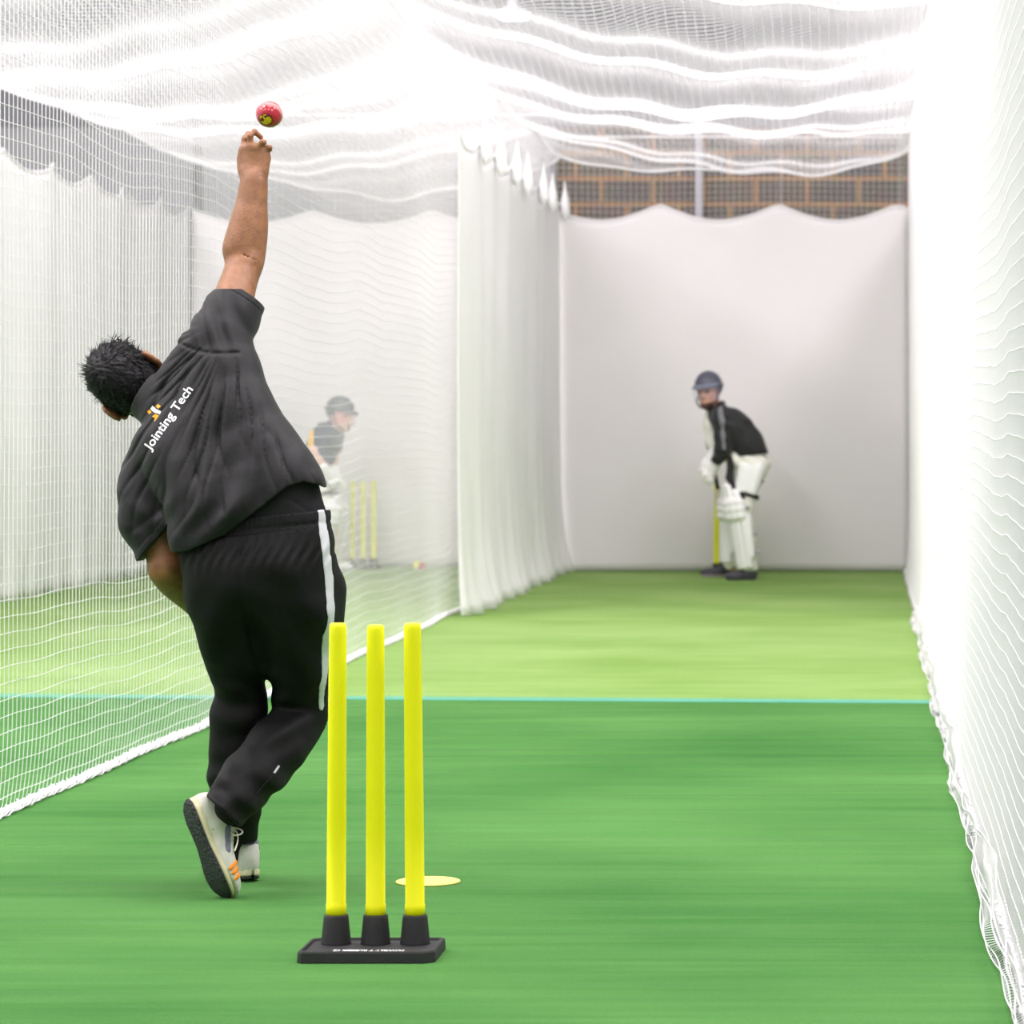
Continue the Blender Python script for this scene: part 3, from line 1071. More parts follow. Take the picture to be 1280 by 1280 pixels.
# legs
bod.chain([(HIPL, .080), (KNL, .046), (KNL * .75 + ANL * .25, .048), (ANL, .031)], .03)
bod.chain([(HIPR, .080), (KNR, .046), (KNR * .7 + ANR * .3, .042), (ANR, .022)], .012)
# left foot and right foot stubs inside the shoes
bod.cone(ANL, ANL + np.array([-.005, .01, -.03]), .030, .024, .02)
bod.cone(ANR, ANR + np.array([.01, .01, -.02]), .022, .020, .01)
# right arm
UAR = ELR - SHR
bod.limb([(SHR, .056), (SHR + UAR * .35, .052), (SHR + UAR * .8, .0435), (ELR, .043)], .012)
FA = WRR - ELR
bod.limb([(ELR, .043), (ELR + FA * .16 + np.array([-.004, 0, 0]), .048), (ELR + FA * .40, .0445), (ELR + FA * .72, .036), (WRR, .0310)], .012)
bod.ball(ELR + np.array([.013, -.022, -.005]), .028, .02)                     # point of the elbow
bod.cone(ELR + np.array([-.026, -.010, .03]), ELR + FA * .5 + np.array([-.012, -.010, 0]), .020, .016, .04)
# crease folds at the elbow
for t_ in (-.005, .005):
    bod.cone(ELR + np.array([.004, -.0525, t_ + .008]), ELR + np.array([.030, -.046, t_ - .008]), .0028, None, 0, sub=True)
# left arm
FL_ = WRL - ELL_
bod.chain([(SHL, .058), (ELL_, .043)], .025)
bod.limb([(ELL_, .043), (ELL_ + FL_ * .25, .0455), (ELL_ + FL_ * .6, .037), (WRL, .030)], .012)
# neck, skull, face
bod.cone(W(212, 512, 8.60), hp(0, .0, -.06), .060, .054, .03)
bod.ell(hp(0, 0, .012), HAX, (.076, .096, .105), .02)
bod.ell(hp(0, .035, -.055), HAX, (.058, .062, .075), .03)
bod.ball(hp(0, .085, -.108), .022, .02)                                       # chin
bod.cone(hp(0, .098, .005), hp(0, .118, -.035), .010, .013, .012)             # nose
for s in (-1, 1):
    bod.ball(hp(s * .013, .108, -.038), .009, .008)
    bod.cone(hp(s * .018, .092, .026), hp(s * .05, .078, .022), .008, .006, .012)   # brow
    bod.ball(hp(s * .032, .098, .006), .013, .01, sub=True)
    bod.ball(hp(s * .032, .083, .006), .0125, .003)                           # eyes
    bod.cone(hp(s * .020, .094, -.070), hp(0, .100, -.068), .005, .007, .004)  # lips
    bod.cone(hp(s * .018, .092, -.078), hp(0, .098, -.079), .006, .007, .004)
    # ear: rim, lobe, bowl
    for a, b in zip(np.linspace(-.9, 3.6, 9)[:-1], np.linspace(-.9, 3.6, 9)[1:]):
        e = lambda t: hp(s * (.083 + .010 * (0.5 + .5 * math.cos(t))), -.012 + .0 + .018 * math.cos(t + PI), -.004 + .028 * math.sin(t))
        bod.cone(e(a), e(b), .0055, None, .006)
    bod.ell(hp(s * .086, -.008, -.004), HAX, (.008, .018, .028), .008)
    bod.ball(hp(s * .080, .004, -.034), .009, .008)


def hand(f, wrist, knuckles, fingers, thumb, back, pr=.0125, rf=.0088):
    """palm rays from wrist to knuckles, then each finger joint by joint"""
    wl = np.array(wrist[0]); wr = np.array(wrist[1])
    n = len(knuckles)
    for i, kn in enumerate(knuckles):
        w0 = wl + (wr - wl) * i / (n - 1)
        f.cone(w0, kn, pr * 1.05, pr * .92, .012)
        f.ball(np.array(kn) + back * .003, .0105, .006)
    for i in range(n - 1):
        f.cone((np.array(knuckles[i]) + knuckles[i + 1]) / 2 - back * .006, (wl + wr) / 2, .012, .014, .014)
    for kn, fg in zip(knuckles, fingers):
        pts = [kn] + list(fg)
        r = rf
        for a, b in zip(pts[:-1], pts[1:]):
            f.cone(a, b, r, r * .93, .0035); r *= .93
    r = .0125
    for a, b in zip(thumb[:-1], thumb[1:]):
        f.cone(a, b, r, r * .84, .006); r *= .84


# right hand: back of the hand to the stumps, ball just let go
kD = 8.80
kn = [W(304.5, 187, kD + .015), W(313.5, 184, kD + .004), W(322.5, 186, kD + .004), W(331, 190, kD + .012)]
fing = [
    [W(305.5, 174, kD + .022), W(310, 167, kD + .045), W(314, 168.5, kD + .065)],
    [W(312.5, 170, kD + .0), W(318, 164, kD + .012), W(326, 171.5, kD + .02)],
    [W(328, 178, kD - .004), W(330, 178, kD + .028), W(327, 186, kD + .045)],
    [W(336.5, 184.5, kD + .004), W(337, 186, kD + .03), W(332, 192, kD + .045)]]
thumb = [W(306, 212, kD + .01), W(302.5, 198, kD + .04), W(305.5, 184, kD + .07), W(313, 178, kD + .085)]
hand(bod, (W(311, 220, 8.80), W(326, 220, 8.80)), kn, fing, thumb, np.array([0, -1, 0]))
bod.cone(W(307, 214, 8.805), W(304, 198, 8.82), .018, .015, .02)
bod.cone(W(328, 214, 8.80), W(332, 198, 8.81), .014, .013, .015)
# left hand closed in front of the thigh
dl = unit(WRL - ELL_); sdn = unit(np.cross(dl, (0, 1, 0))); bk = np.cross(sdn, dl)
kl = [WRL + dl * .085 + sdn * x + bk * .0 for x in (-.030, -.010, .010, .029)]
fl_ = []
for kk in kl:
    fl_.append([kk + dl * .034 - bk * .008, kk + dl * .042 - bk * .034, kk + dl * .022 - bk * .046])
hand(bod, (WRL - sdn * .016, WRL + sdn * .016), kl, fl_,
     [WRL + dl * .02 - sdn * .02, WRL + dl * .05 - sdn * .042 - bk * .012, WRL + dl * .082 - sdn * .040 - bk * .03, WRL + dl * .098 - sdn * .025 - bk * .042], bk)
v, q = bod.mesh(1)
bowler = mesh_obj('person', v, q, M['skin'], None, (W(310, 0, 8.5)[0], 8.45, 0.0))
tag(bowler, 'bowler in black kit seen from behind, right arm straight up, leaning left', 'person')

# ---- shirt
SEAMC = W(290, 398, 8.5)
sh = Field((W(130, 0, 8.5)[0], 8.22, W(0, 705, 8.4)[2]), (W(415, 0, 8.5)[0], 8.95, W(0, 355, 8.4)[2]), 0.0034)
sb = [(a, b, r + .010) for a, b, r in (B[k] for k in ('mid', 'rib', 'chest', 'upper'))]
low = [(W(262, 672, 8.45), W(352, 640, 8.46), .093), (W(262, 628, 8.46), W(352, 606, 8.47), .096)]
sh.ladder(low + sb[1:] + [(B['girdle'][0], B['girdle'][1], .064)], .03, 2)
# flaring hem on the right hip and sag over the left hip
sh.cone(W(352, 585, 8.46), W(383, 606, 8.44), .055, .030, .03)
sh.cone(W(300, 640, 8.40), W(245, 676, 8.42), .055, .045, .04)
# right sleeve, raised
SLR = W(301, 372, 8.69)
sh.chain([(SHR, .066), (SHR * .5 + SLR * .5, .061), (SLR + (SLR - SHR) * .3, .060)], .03)
sh.cone(W(258, 430, 8.58), W(283, 385, 8.64), .050, .040, .03)
sh.cone(W(246, 446, 8.58), W(216, 490, 8.60), .052, .058, .03)      # trapezius towards the collar
# left sleeve, hanging
SLL = W(203, 682, 8.53)
sh.chain([(SHL, .070), (SHL * .45 + SLL * .55, .073), (SLL + (SLL - SHL) * .25, .062)], .03)
sh.cone(W(182, 620, 8.55), W(180, 655, 8.54), .062, .055, .03)
# folds
X, Y, Z = sh.coords()
pxs = 490.0
dx = (X - SEAMC[0]) * pxs; dz = (Z - SEAMC[2]) * pxs
rr = np.sqrt(dx ** 2 + dz ** 2)
th = np.arctan2(dx, -dz)                       # 0 straight down, + to the right
warp = 0.10 * np.sin(rr / 46.0) + 0.06 * np.sin(rr / 19.0 + th * 5)
s1 = np.sin(17 * th + 2.2 * warp * 4 + 0.6)
s2 = np.sin(33 * th - 7 * warp + 2.0)
fold = (0.75 * (1 - np.abs(s1)) ** 1.8 * (0.55 + 0.45 * np.sin(rr / 60 + 9 * th)) + 0.5 * (1 - np.abs(s2)) ** 2 * (0.5 + 0.5 * np.sin(rr / 37 - 13 * th + 1)))
gate = np.clip((rr - 40) / 60, 0, 1) * np.clip((330 - rr) / 120, 0.15, 1) * np.clip(1 - (th - .25) / .5, 0.1, 1)
sh.d += (0.0150 * fold * gate - 0.0075).astype(np.float32)
# broad soft drapes over the lower back, running up to the right
q_ = ((X - W(250, 0, 8.5)[0]) * 0.86 + (Z - W(0, 660, 8.5)[2]) * -0.50) * pxs
g2 = np.exp(-(((X - W(300, 0, 8.5)[0]) * pxs / 80) ** 2 + ((Z - W(0, 640, 8.5)[2]) * pxs / 60) ** 2))
sh.d += (0.0060 * g2 * np.sin(q_ / 6.5 + np.sin(Z * 30))).astype(np.float32)
# sleeve creases
g3 = np.exp(-(((X - W(272, 0, 8.6)[0]) * pxs / 36) ** 2 + ((Z - W(0, 412, 8.6)[2]) * pxs / 34) ** 2))
sh.d += (0.0075 * g3 * np.sin(((X - SEAMC[0]) * 0.92 + (Z - SEAMC[2]) * 0.35) * pxs / 3.4 + 1.0)).astype(np.float32)
g4 = np.exp(-(((X - W(190, 0, 8.5)[0]) * pxs / 40) ** 2 + ((Z - W(0, 650, 8.5)[2]) * pxs / 38) ** 2))
sh.d += (0.0028 * g4 * np.sin(((X - SEAMC[0]) * 0.6 + (Z - SEAMC[2]) * 0.8) * pxs / 5.0)).astype(np.float32)
# sleeve head seam groove
pa, pb = W(230, 430, 8.6), W(306, 442, 8.6)
nn = unit((-(pb - pa)[2], 0, (pb - pa)[0]))
ds = (X - pa[0]) * nn[0] + (Z - pa[2]) * nn[2] + 0.012 * np.sin(np.clip((X - pa[0]) / (pb - pa)[0], 0, 1) * PI)
sh.d += (0.004 * np.exp(-(ds / .0045) ** 2) * (np.abs(X - (pa[0] + pb[0]) / 2) < .085)).astype(np.float32)
# side panel seam running down the back from the left armpit
# cuffs
sh.cut_local(SLR + (SLR - SHR) * .06, (SLR - SHR) * np.array([1.15, .2, .62]), .13)
nL = unit((.74, 0, -.67)); pL = W(194, 681, 8.53)
eL = ((X - pL[0]) * nL[0] + (Y - pL[1]) * nL[1] + (Z - pL[2]) * nL[2]).astype(np.float32)
mL = np.broadcast_to((X < W(217, 0, 8.5)[0]) & (Z < W(0, 640, 8.5)[2]), sh.d.shape)
sh.d = np.where(mL, np.maximum(sh.d, eL), sh.d)
# collar opening for the neck
NB = hp(0, 0, -.075)
ncut = unit(EU * .9 + np.array([-.18, .25, 0]))
sh.cone(W(214, 514, 8.60), W(192, 500, 8.63), .072, .066, .025)
sh.cut_local(W(196, 498, 8.62) + ncut * .040, ncut, .15)
full = sh.d.copy()
# hem, a swept diagonal
hx = np.array([W(p, 0, 8.4)[0] for p in (205, 222, 240, 285, 330, 362, 380, 396, 420)])
hz = np.array([W(0, p, 8.4)[2] for p in (690, 690, 688, 668, 634, 608, 602, 606, 622)])
hem = np.interp(np.broadcast_to(X, X.shape).ravel(), hx, hz).reshape(X.shape)
left_arm = np.broadcast_to((X < W(222, 0, 8.5)[0]), sh.d.shape)
below = np.where(X < W(217, 0, 8.5)[0], -1.0, hem - Z).astype(np.float32)
sh.d = np.maximum(sh.d, below)
# hollow it so hem and cuffs show an edge
inner = sh.d + 0.011
hollow = sh.like(); hollow.d = hollow.d[:sh.n[0], :sh.n[1], :sh.n[2]]
near_open = (np.abs(hem - Z) < .05) & (X > W(222, 0, 8.5)[0])
sh.d = np.where(near_open, np.maximum(sh.d, -(full + 0.009)), sh.d)
v, q = sh.mesh(1)
shirt_bvh = bvh_of(v, q)
shirt = mesh_obj('shirt', v, q, M['shirt'], bowler)


def print_px(name, polys, m, off=0.0012, bvh=shirt_bvh, parent=shirt, D=8.42):
    bm = bmesh.new()
    for pl in polys:
        bm.faces.new([bm.verts.new(W(x, y, D)) for x, y in pl])
    bmesh.ops.triangulate(bm, faces=bm.faces[:])
    for _ in range(3):
        lg = [e for e in bm.edges if e.calc_length() > .006]
        if lg:
            bmesh.ops.subdivide_edges(bm, edges=lg, cuts=1); bmesh.ops.triangulate(bm, faces=bm.faces[:])
    for v in bm.verts:
        d = unit(np.array(v.co) - np.array([0, 0, CAM_Z]))
        loc, nor, i, ds_ = bvh.ray_cast(Vector((0, 0, CAM_Z)), Vector(d))
        if loc is not None: v.co = loc - Vector(d) * off
    return bm_obj(name, bm, m, parent)


# club print across the shoulders
t = text_mesh('Jointing Tech', 1.0, 0.016)
xs = [v.co.x for v in t.verts]
x0, wd = min(xs), max(xs) - min(xs)
p0, p1 = np.array([187.5, 564.0]), np.array([241.5, 487.0])
ex = (p1 - p0); ey = np.array([ex[1], -ex[0]]) / np.linalg.norm(ex); ey = ey if ey[0] < 0 else -ey
for v in t.verts:
    s_ = (v.co.x - x0) / wd
    bow = 2.2 * math.sin(PI * s_)
    P = p0 + ex * s_ + ey * (v.co.y * 15.5) - ey * 0 + np.array([-.3, -.2]) * bow * 0
    v.co = Vector(W(P[0], P[1], 8.42))
for _ in range(2):
    lg = [e for e in t.edges if e.calc_length() > .006]
    if lg:
        bmesh.ops.subdivide_edges(t, edges=lg, cuts=1); bmesh.ops.triangulate(t, faces=t.faces[:])
for v in t.verts:
    d = unit(np.array(v.co) - np.array([0, 0, CAM_Z]))
    loc, nor, i, ds_ = shirt_bvh.ray_cast(Vector((0, 0, CAM_Z)), Vector(d))
    if loc is not None: v.co = loc - Vector(d) * .0013
bm_obj('lettering', t, M['print'], shirt)
print_px('logo_dots', [[(194.6, 507.5), (198, 504.8), (201, 508), (197.3, 510.8)],
                       [(183.8, 514.6), (186.5, 511.8), (189.5, 515), (186.4, 517.8)],
                       [(190, 520.5), (194.2, 517.2), (198.6, 519.5), (193.5, 526.6), (192.3, 525.6), (194.6, 522.6), (193.2, 522.9)]], M['orange_print'])
print_px('logo_bar', [[(187.6, 511.2), (190.6, 506.8), (195, 511.4), (201.4, 514.0), (199.8, 517.8), (193, 515.6)]], M['print'])


# cuff bands and hem band, slightly proud
def band(name, pts_d, m, src, off):
    g = sh.like()
    g.d = np.maximum(src - off, pts_d).astype(np.float32)
    vv, qq = g.mesh(1)
    if len(vv): return mesh_obj(name, vv, qq, m, shirt)


nR = unit((SLR - SHR) * np.array([1.15, .2, .62])); pR = SLR + (SLR - SHR) * .06
e = (X - pR[0]) * nR[0] + (Y - pR[1]) * nR[1] + (Z - pR[2]) * nR[2]
lim = np.sqrt((X - pR[0]) ** 2 + (Y - pR[1]) ** 2 + (Z - pR[2]) ** 2) - .11
band('cuff', np.maximum(np.maximum(e - .001, -e - .018), lim), M['shirt_seam'], full, .0012)
e = (X - pL[0]) * nL[0] + (Y - pL[1]) * nL[1] + (Z - pL[2]) * nL[2]
lim = np.sqrt((X - pL[0]) ** 2 + (Y - pL[1]) ** 2 + (Z - pL[2]) ** 2) - .12
lim = np.maximum(lim, X - W(219, 0, 8.5)[0])
band('cuff', np.maximum(np.maximum(e - .001, -e - .018), lim), M['shirt_seam'], full, .0012)

# ---- vest under the shirt
vs_ = Field((W(215, 0, 8.5)[0], 8.25, W(0, 700, 8.4)[2]), (W(425, 0, 8.5)[0], 8.75, W(0, 560, 8.4)[2]), 0.0045)
vs_.ladder([(B['hip'][0], B['hip'][1], .086), (B['waist'][0] + (.004, 0, 0), B['waist'][1] + (.000, 0, 0), .0855), (B['mid'][0], B['mid'][1] + (-.004, 0, 0), .089), (B['rib'][0], B['rib'][1], .090)], .03, 2)
Xv, Yv, Zv = vs_.coords()
hline = W(0, 622, 8.45)[2] - .0 * Xv
ln = Zv - (W(0, 622, 8.4)[2] + (Xv - W(340, 0, 8.4)[0]) * -.10 - 2.2 * np.maximum(0, Xv - W(365, 0, 8.4)[0]) ** 1.0 * .3)
vs_.d += (0.003 * np.exp(-(ln / .004) ** 2) - 0.003 - np.where(ln > 0, 0.0, 0.002)).astype(np.float32)
v, q = vs_.mesh(1)
mesh_obj('undershirt', v, q, M['vest'], bowler)

# ---- track trousers
tr = Field((W(205, 0, 8.5)[0], 8.10, 0.05), (W(450, 0, 8.5)[0], 8.98, W(0, 628, 8.4)[2]), 0.0045)
tr.ladder([(W(278, 735, 8.455), W(366, 730, 8.455), .094), (W(276, 690, 8.46), W(366, 682, 8.46), .092), (B['waist'][0], B['waist'][1], .089)], .03, 2)
tr.cone(W(300, 720, 8.43), W(345, 716, 8.43), .105, None, .05)                      # seat
tr.chain([(W(283, 755, 8.46), .098), (W(297, 830, 8.55), .078)], .03)
tr.chain([(W(297, 830, 8.55), .078), (W(302, 860, 8.58), .064), (W(298, 895, 8.59), .072), (W(295, 970, 8.61), .072), (W(295, 1046, 8.66), .056)], .012)
tr.chain([(W(368, 755, 8.46), .106), (W(373, 830, 8.55), .082)], .03)
tr.chain([(W(373, 830, 8.55), .082), (W(376, 886, 8.61), .068)], .010)
tr.chain([(W(372, 690, 8.50), .075), (W(392, 742, 8.54), .074), (W(400, 810, 8.57), .050)], .05)                      # loose cloth at the front of the right thigh
KX = W(378, 896, 8.61)
HM = W(290, 1000, 8.355)
tr.chain([(KX, .068), (KX * .6 + HM * .4, .078), (KX * .3 + HM * .7, .074), (HM, .062), (HM + (HM - KX) * .22, .056)], .010)
Xt, Yt, Zt = tr.coords()
# gathers under the elastic
zt0 = W(0, 684, 8.4)[2]
gth = np.clip(1 - np.abs(Zt - zt0 + .01) / .07, 0, 1) ** 1.2
tr.d += (0.0030 * gth * np.sin((Xt - W(300, 0, 8.4)[0]) * 490 / 2.1 + 3 * np.sin(Zt * 40))).astype(np.float32)
# seat seam, drag folds on the thighs and behind the knees
tr.d += (0.005 * np.exp(-((Xt - W(306, 0, 8.4)[0] + (Zt - .8) * .06) / .006) ** 2) * (Zt > W(0, 820, 8.4)[2]) * (Yt < 8.47)).astype(np.float32)
def folds(c, rx, rz, dirx, dirz, wl, amp, ph=0.0):
    g = np.exp(-(((Xt - c[0]) * 490 / rx) ** 2 + ((Zt - c[2]) * 490 / rz) ** 2))
    tr.d[...] += (amp * g * np.sin(((Xt - c[0]) * dirx + (Zt - c[2]) * dirz) * 490 / wl + ph)).astype(np.float32)
folds(W(372, 800, 8.4), 50, 75, .85, .5, 8.5, .008)
folds(W(280, 790, 8.4), 45, 60, .8, -.5, 9, .006)
folds(W(350, 740, 8.4), 60, 30, .3, .9, 9, .004)
folds(W(300, 860, 8.4), 45, 26, .25, .97, 6.5, .007, 1.0)
folds(W(300, 950, 8.4), 40, 60, .3, .95, 9, .004)
folds(W(345, 905, 8.4), 50, 36, -.45, .9, 6, .006, .5)
folds(W(322, 990, 8.4), 48, 40, .75, .66, 5.5, .007)
folds(W(275, 995, 8.4), 40, 40, -.3, .95, 5.0, .004)
# cuffs
dn = unit(HM - KX)
tr.cut_local(W(279, 1015, 8.33), (-.66, -.25, -.72), .15)
tr.cut(W(299, 1036, 8.63), (0, 0, -1)) if False else tr.cut_local(W(295, 1051, 8.66), (0, 0.1, -1), .09)
tfull = tr.d.copy()
tr.d = np.maximum(tr.d, (Zt - (W(0, 664, 8.4)[2] - (Xt - W(340, 0, 8.4)[0]) * -.10)).astype(np.float32))
v, q = tr.mesh(1)
trouser_bvh = bvh_of(v, q)
trousers = mesh_obj('trousers', v, q, M['pants'], bowler)

# elastic waistband
wb = Field((W(205, 0, 8.5)[0], 8.2, W(0, 710, 8.4)[2]), (W(450, 0, 8.5)[0], 8.8, W(0, 620, 8.4)[2]), 0.004)
wb.ladder([(W(276, 690, 8.46), W(364, 680, 8.46), .0985), (B['waist'][0], B['waist'][1], .0965), (W(275, 640, 8.47), W(361, 628, 8.47), .0965)], .02, 2)
Xw, Yw, Zw = wb.coords()
zl = W(0, 657, 8.37)[2] + (Xw - W(340, 0, 8.37)[0]) * .085
e = Zw - zl
wb.d = np.maximum(wb.d - .0, np.abs(e) - .0265).astype(np.float32)
wb.d += (.0035 * np.exp(-((e + .004) / .005) ** 2) + .0016 * np.sin((Xw - Yw * .5) * 490 / 1.0)).astype(np.float32)
v, q = wb.mesh(1)
mesh_obj('waistband', v, q, M['band'], trousers)

# pale stripe down the outside of the right leg
pts, wr = [], []
wb_bvh = bvh_of(*wb.mesh(1))
for px, py, w_ in [(402, 640, 11), (403, 652, 12), (405, 668, 13), (408, 692, 15), (412, 725, 18), (414, 760, 18), (411, 792, 15), (407, 825, 12), (404, 855, 9), (402, 884, 6)]:
    hits = []
    for k in range(60):                       # walk in from outside until cloth is met
        hits = [h for h in (front(trouser_bvh, px + 14 - k, py), front(wb_bvh, px + 14 - k, py)) if h is not None]
        if hits: break
    edge = px + 14 - k
    x_ = min(px, edge - w_ * .35)
    hits = [h for h in (front(trouser_bvh, x_, py), front(wb_bvh, x_, py)) if h is not None]
    pts.append(min(hits, key=lambda h: h[1]) if hits else W(px, py, 8.45)); wr.append(w_ / 2 / 487 + .003)
g = Field((W(370, 0, 8.5)[0], 8.12, W(0, 900, 8.4)[2]), (W(450, 0, 8.5)[0], 8.9, W(0, 628, 8.4)[2]), .0036)
for i in range(len(pts) - 1):
    g.cone(pts[i], pts[i + 1], wr[i], wr[i + 1], .008)
base_ = tr.like(); base_.d = np.minimum(tfull, 1)
# resample the trouser field on the fine grid
ax_ = [((g.lo[i] + g.h * np.arange(g.n[i])) - tr.lo[i]) / tr.h for i in range(3)]
def resample(D, ax):
    for i in range(3):
        a = np.clip(ax[i], 0, D.shape[i] - 1.001); j = a.astype(int); f_ = (a - j).astype(np.float32)
        sh_ = [1, 1, 1]; sh_[i] = -1
        D = np.take(D, j, axis=i) * (1 - f_.reshape(sh_)) + np.take(D, j + 1, axis=i) * f_.reshape(sh_)
    return D
axw = [((g.lo[i] + g.h * np.arange(g.n[i])) - wb.lo[i]) / wb.h for i in range(3)]
inw = ((g.lo[2] + g.h * np.arange(g.n[2])) > W(0, 688, 8.4)[2]).reshape(1, 1, -1)
T_ = resample(tfull, ax_); Wd = np.where(inw, resample(wb.d, axw), .2)
g.d = np.maximum(g.d, np.minimum(T_, Wd) - .0022)
v, q = g.mesh(1)
mesh_obj('side_stripe', v, q, M['stripe'], trousers)

# ankle zip on the right shank
zp = [front(trouser_bvh, *p, .001) for p in [(348, 958), (342, 967), (334, 976), (327, 984), (320, 992)]]
zp = np.array([p for p in zp if p is not None])
if len(zp) > 2:
    v, q = tubes(zp, .0022, 5); mesh_obj('ankle_zip', v, q, M['band'], trousers)
    v, q = tubes(zp[:2], .0035, 6); mesh_obj('zip_pull', v, q, M['steel'], trousers)

# socks and shoes
for a, b, ra, rb in ((ANL + (0, 0, .12), ANL + (-.002, 0.004, -.045), .043, .037), (ANR + unit(KNR - ANR) * .14, ANR + (.006, .005, -.012), .044, .040)):
    c = Field(np.minimum(a, b) - .07, np.maximum(a, b) + .07, .005)
    c.cone(a, b, ra, rb, 0)
    v, q = c.mesh(1); mesh_obj('sock', v, q, M['sock'], bowler)
fr = unit(W(279, 1124, 8.33) - W(233, 1004, 8.33))
ur = unit(np.array([.72, .66, .20]))
make_shoe(bowler, W(229, 1001, 8.31), fr, ur, .272, 1)
make_shoe(bowler, W(316, 1098, 8.62) * (1, 1, 0) + (0, 0, .004), (-.50, .86, 0.0), (.0, 0.0, 1), .268, -1)

# ---- hair: a shaped cap with combed locks
hr = Field(HC - .17, HC + .17, .004)
hr.ell(hp(0, -.004, .020), HAX, (.080, .099, .106), .01)
hr.ell(hp(0, .030, .066), HAX, (.068, .070, .056), .03)
Xh, Yh, Zh = hr.coords()
R_ = (Xh - HC[0]) * ERt[0] + (Yh - HC[1]) * ERt[1] + (Zh - HC[2]) * ERt[2]
F_ = (Xh - HC[0]) * EF[0] + (Yh - HC[1]) * EF[1] + (Zh - HC[2]) * EF[2]
U_ = (Xh - HC[0]) * EU[0] + (Yh - HC[1]) * EU[1] + (Zh - HC[2]) * EU[2]
face = np.minimum(F_ - .030, .062 - U_)
hr.d = np.maximum(hr.d, face.astype(np.float32))
hr.d = np.maximum(hr.d, (-.075 - U_).astype(np.float32))
hr.d += (.0022 * np.sin(R_ * 260 + 6 * np.sin(U_ * 50)) * np.sin(U_ * 210 + F_ * 140) + .0015 * np.sin(R_ * 520 + U_ * 300)).astype(np.float32)
v, q = hr.mesh(1)
hair_bvh = bvh_of(v, q)
hair = mesh_obj('hair', v, q, M['hair'], bowler)
crown = unit(hp(.004, -.070, .085) - HC)
polys, rads = [], []
cr3 = crown
for i in range(5200):
    d = unit(RNG.normal(size=3))
    rf_ = np.array([d @ ERt, d @ EF, d @ EU])
    if rf_[2] < -.62 or (rf_[1] > .25 and rf_[2] < .55): continue
    loc, nor, k_, ds_ = hair_bvh.ray_cast(Vector(HC + d * .25), Vector(-d))
    if loc is None: continue
    p = np.array(loc); n_ = np.array(nor)
    if n_ @ d < 0: n_ = -n_
    out = d - crown * (d @ crown)
    out = out / (np.linalg.norm(out) + 1e-6)
    sw = np.cross(d, crown)
    out = unit(out + .35 * sw + .14 * RNG.normal(size=3))
    tng = unit(out - n_ * (out @ n_))
    topness = np.clip((rf_[2] - .1) / .8, 0, 1) * .7 + np.clip(rf_[1], 0, 1) * .5
    Ln = (.018 + .018 * topness) * RNG.uniform(.7, 1.3)
    lift = (.03 + .14 * topness) * RNG.uniform(.4, 1.3)
    s_ = np.linspace(0, 1, 4)[:, None]
    P = p - n_ * .002 + tng * Ln * s_ + n_ * Ln * lift * (s_ - .45 * s_ ** 2)
    polys.append(P)
    rads.append(np.array([.0013, .0012, .0008, .0002]) * RNG.uniform(.7, 1.2))
# a few long tips at the fringe
for i in range(90):
    a0 = RNG.uniform(-.6, .9)
    p = hp(RNG.uniform(-.055, .055), .045 + .03 * RNG.random(), .098 + .012 * RNG.random())
    dr = unit(EU * 1.0 + EF * RNG.uniform(.0, .8) - ERt * RNG.uniform(-.1, .6))
    Ln = RNG.uniform(.012, .026)
    s_ = np.linspace(0, 1, 4)[:, None]
    polys.append(p + dr * Ln * s_ + np.array([-.2, -.1, -.25]) * Ln * s_ ** 2 * .6)
    rads.append(np.array([.0012, .0011, .0007, .0002]))
P = np.array(polys); R = np.array(rads)
v, q = tubes(P, R, 4)
mesh_obj('combed_locks', v, q, M['hair'], hair)
# ------------------------------------------------------------------ the batter in black and his young neighbour
def head_parts(f, c, fwd, up, s=1.0):
    fw, rt, u = frame3(fwd, up)
    rt = -rt if False else rt
    A = np.array([rt, fw, u])
    q = lambda r, a, b: np.array(c) + (rt * r + fw * a + u * b) * s
    f.ell(q(0, 0, .012), A, np.array((.074, .094, .105)) * s, .02)
    f.ell(q(0, .035, -.055), A, np.array((.058, .062, .075)) * s, .03)
    f.ball(q(0, .085, -.108), .022 * s, .02)
    f.cone(q(0, .098, .008), q(0, .122, -.034), .010 * s, .015 * s, .012)
    for sd in (-1, 1):
        f.ball(q(sd * .014, .108, -.038), .009 * s, .008)
        f.cone(q(sd * .018, .094, .028), q(sd * .052, .078, .022), .009 * s, .007 * s, .012)
        f.ball(q(sd * .032, .100, .006), .014 * s, .01, sub=True)
        f.cone(q(sd * .022, .094, -.070), q(0, .102, -.068), .006 * s, .008 * s, .004)
        f.cone(q(sd * .020, .092, -.080), q(0, .098, -.081), .006 * s, .008 * s, .004)
        f.ell(q(sd * .080, -.010, -.008), A, np.array((.010, .018, .030)) * s, .008)
    return q, A, rt, fw, u


def eyes(root, q, s=1.0):
    for sd in (-1, 1):
        v, qd = lathe([(.0115 * s * math.sin(t), -.0115 * s * math.cos(t)) for t in np.linspace(0, PI, 8)], q(sd * .032, .086, .006), None, 10)
        mesh_obj('eye', v, qd, M['eye'], root)


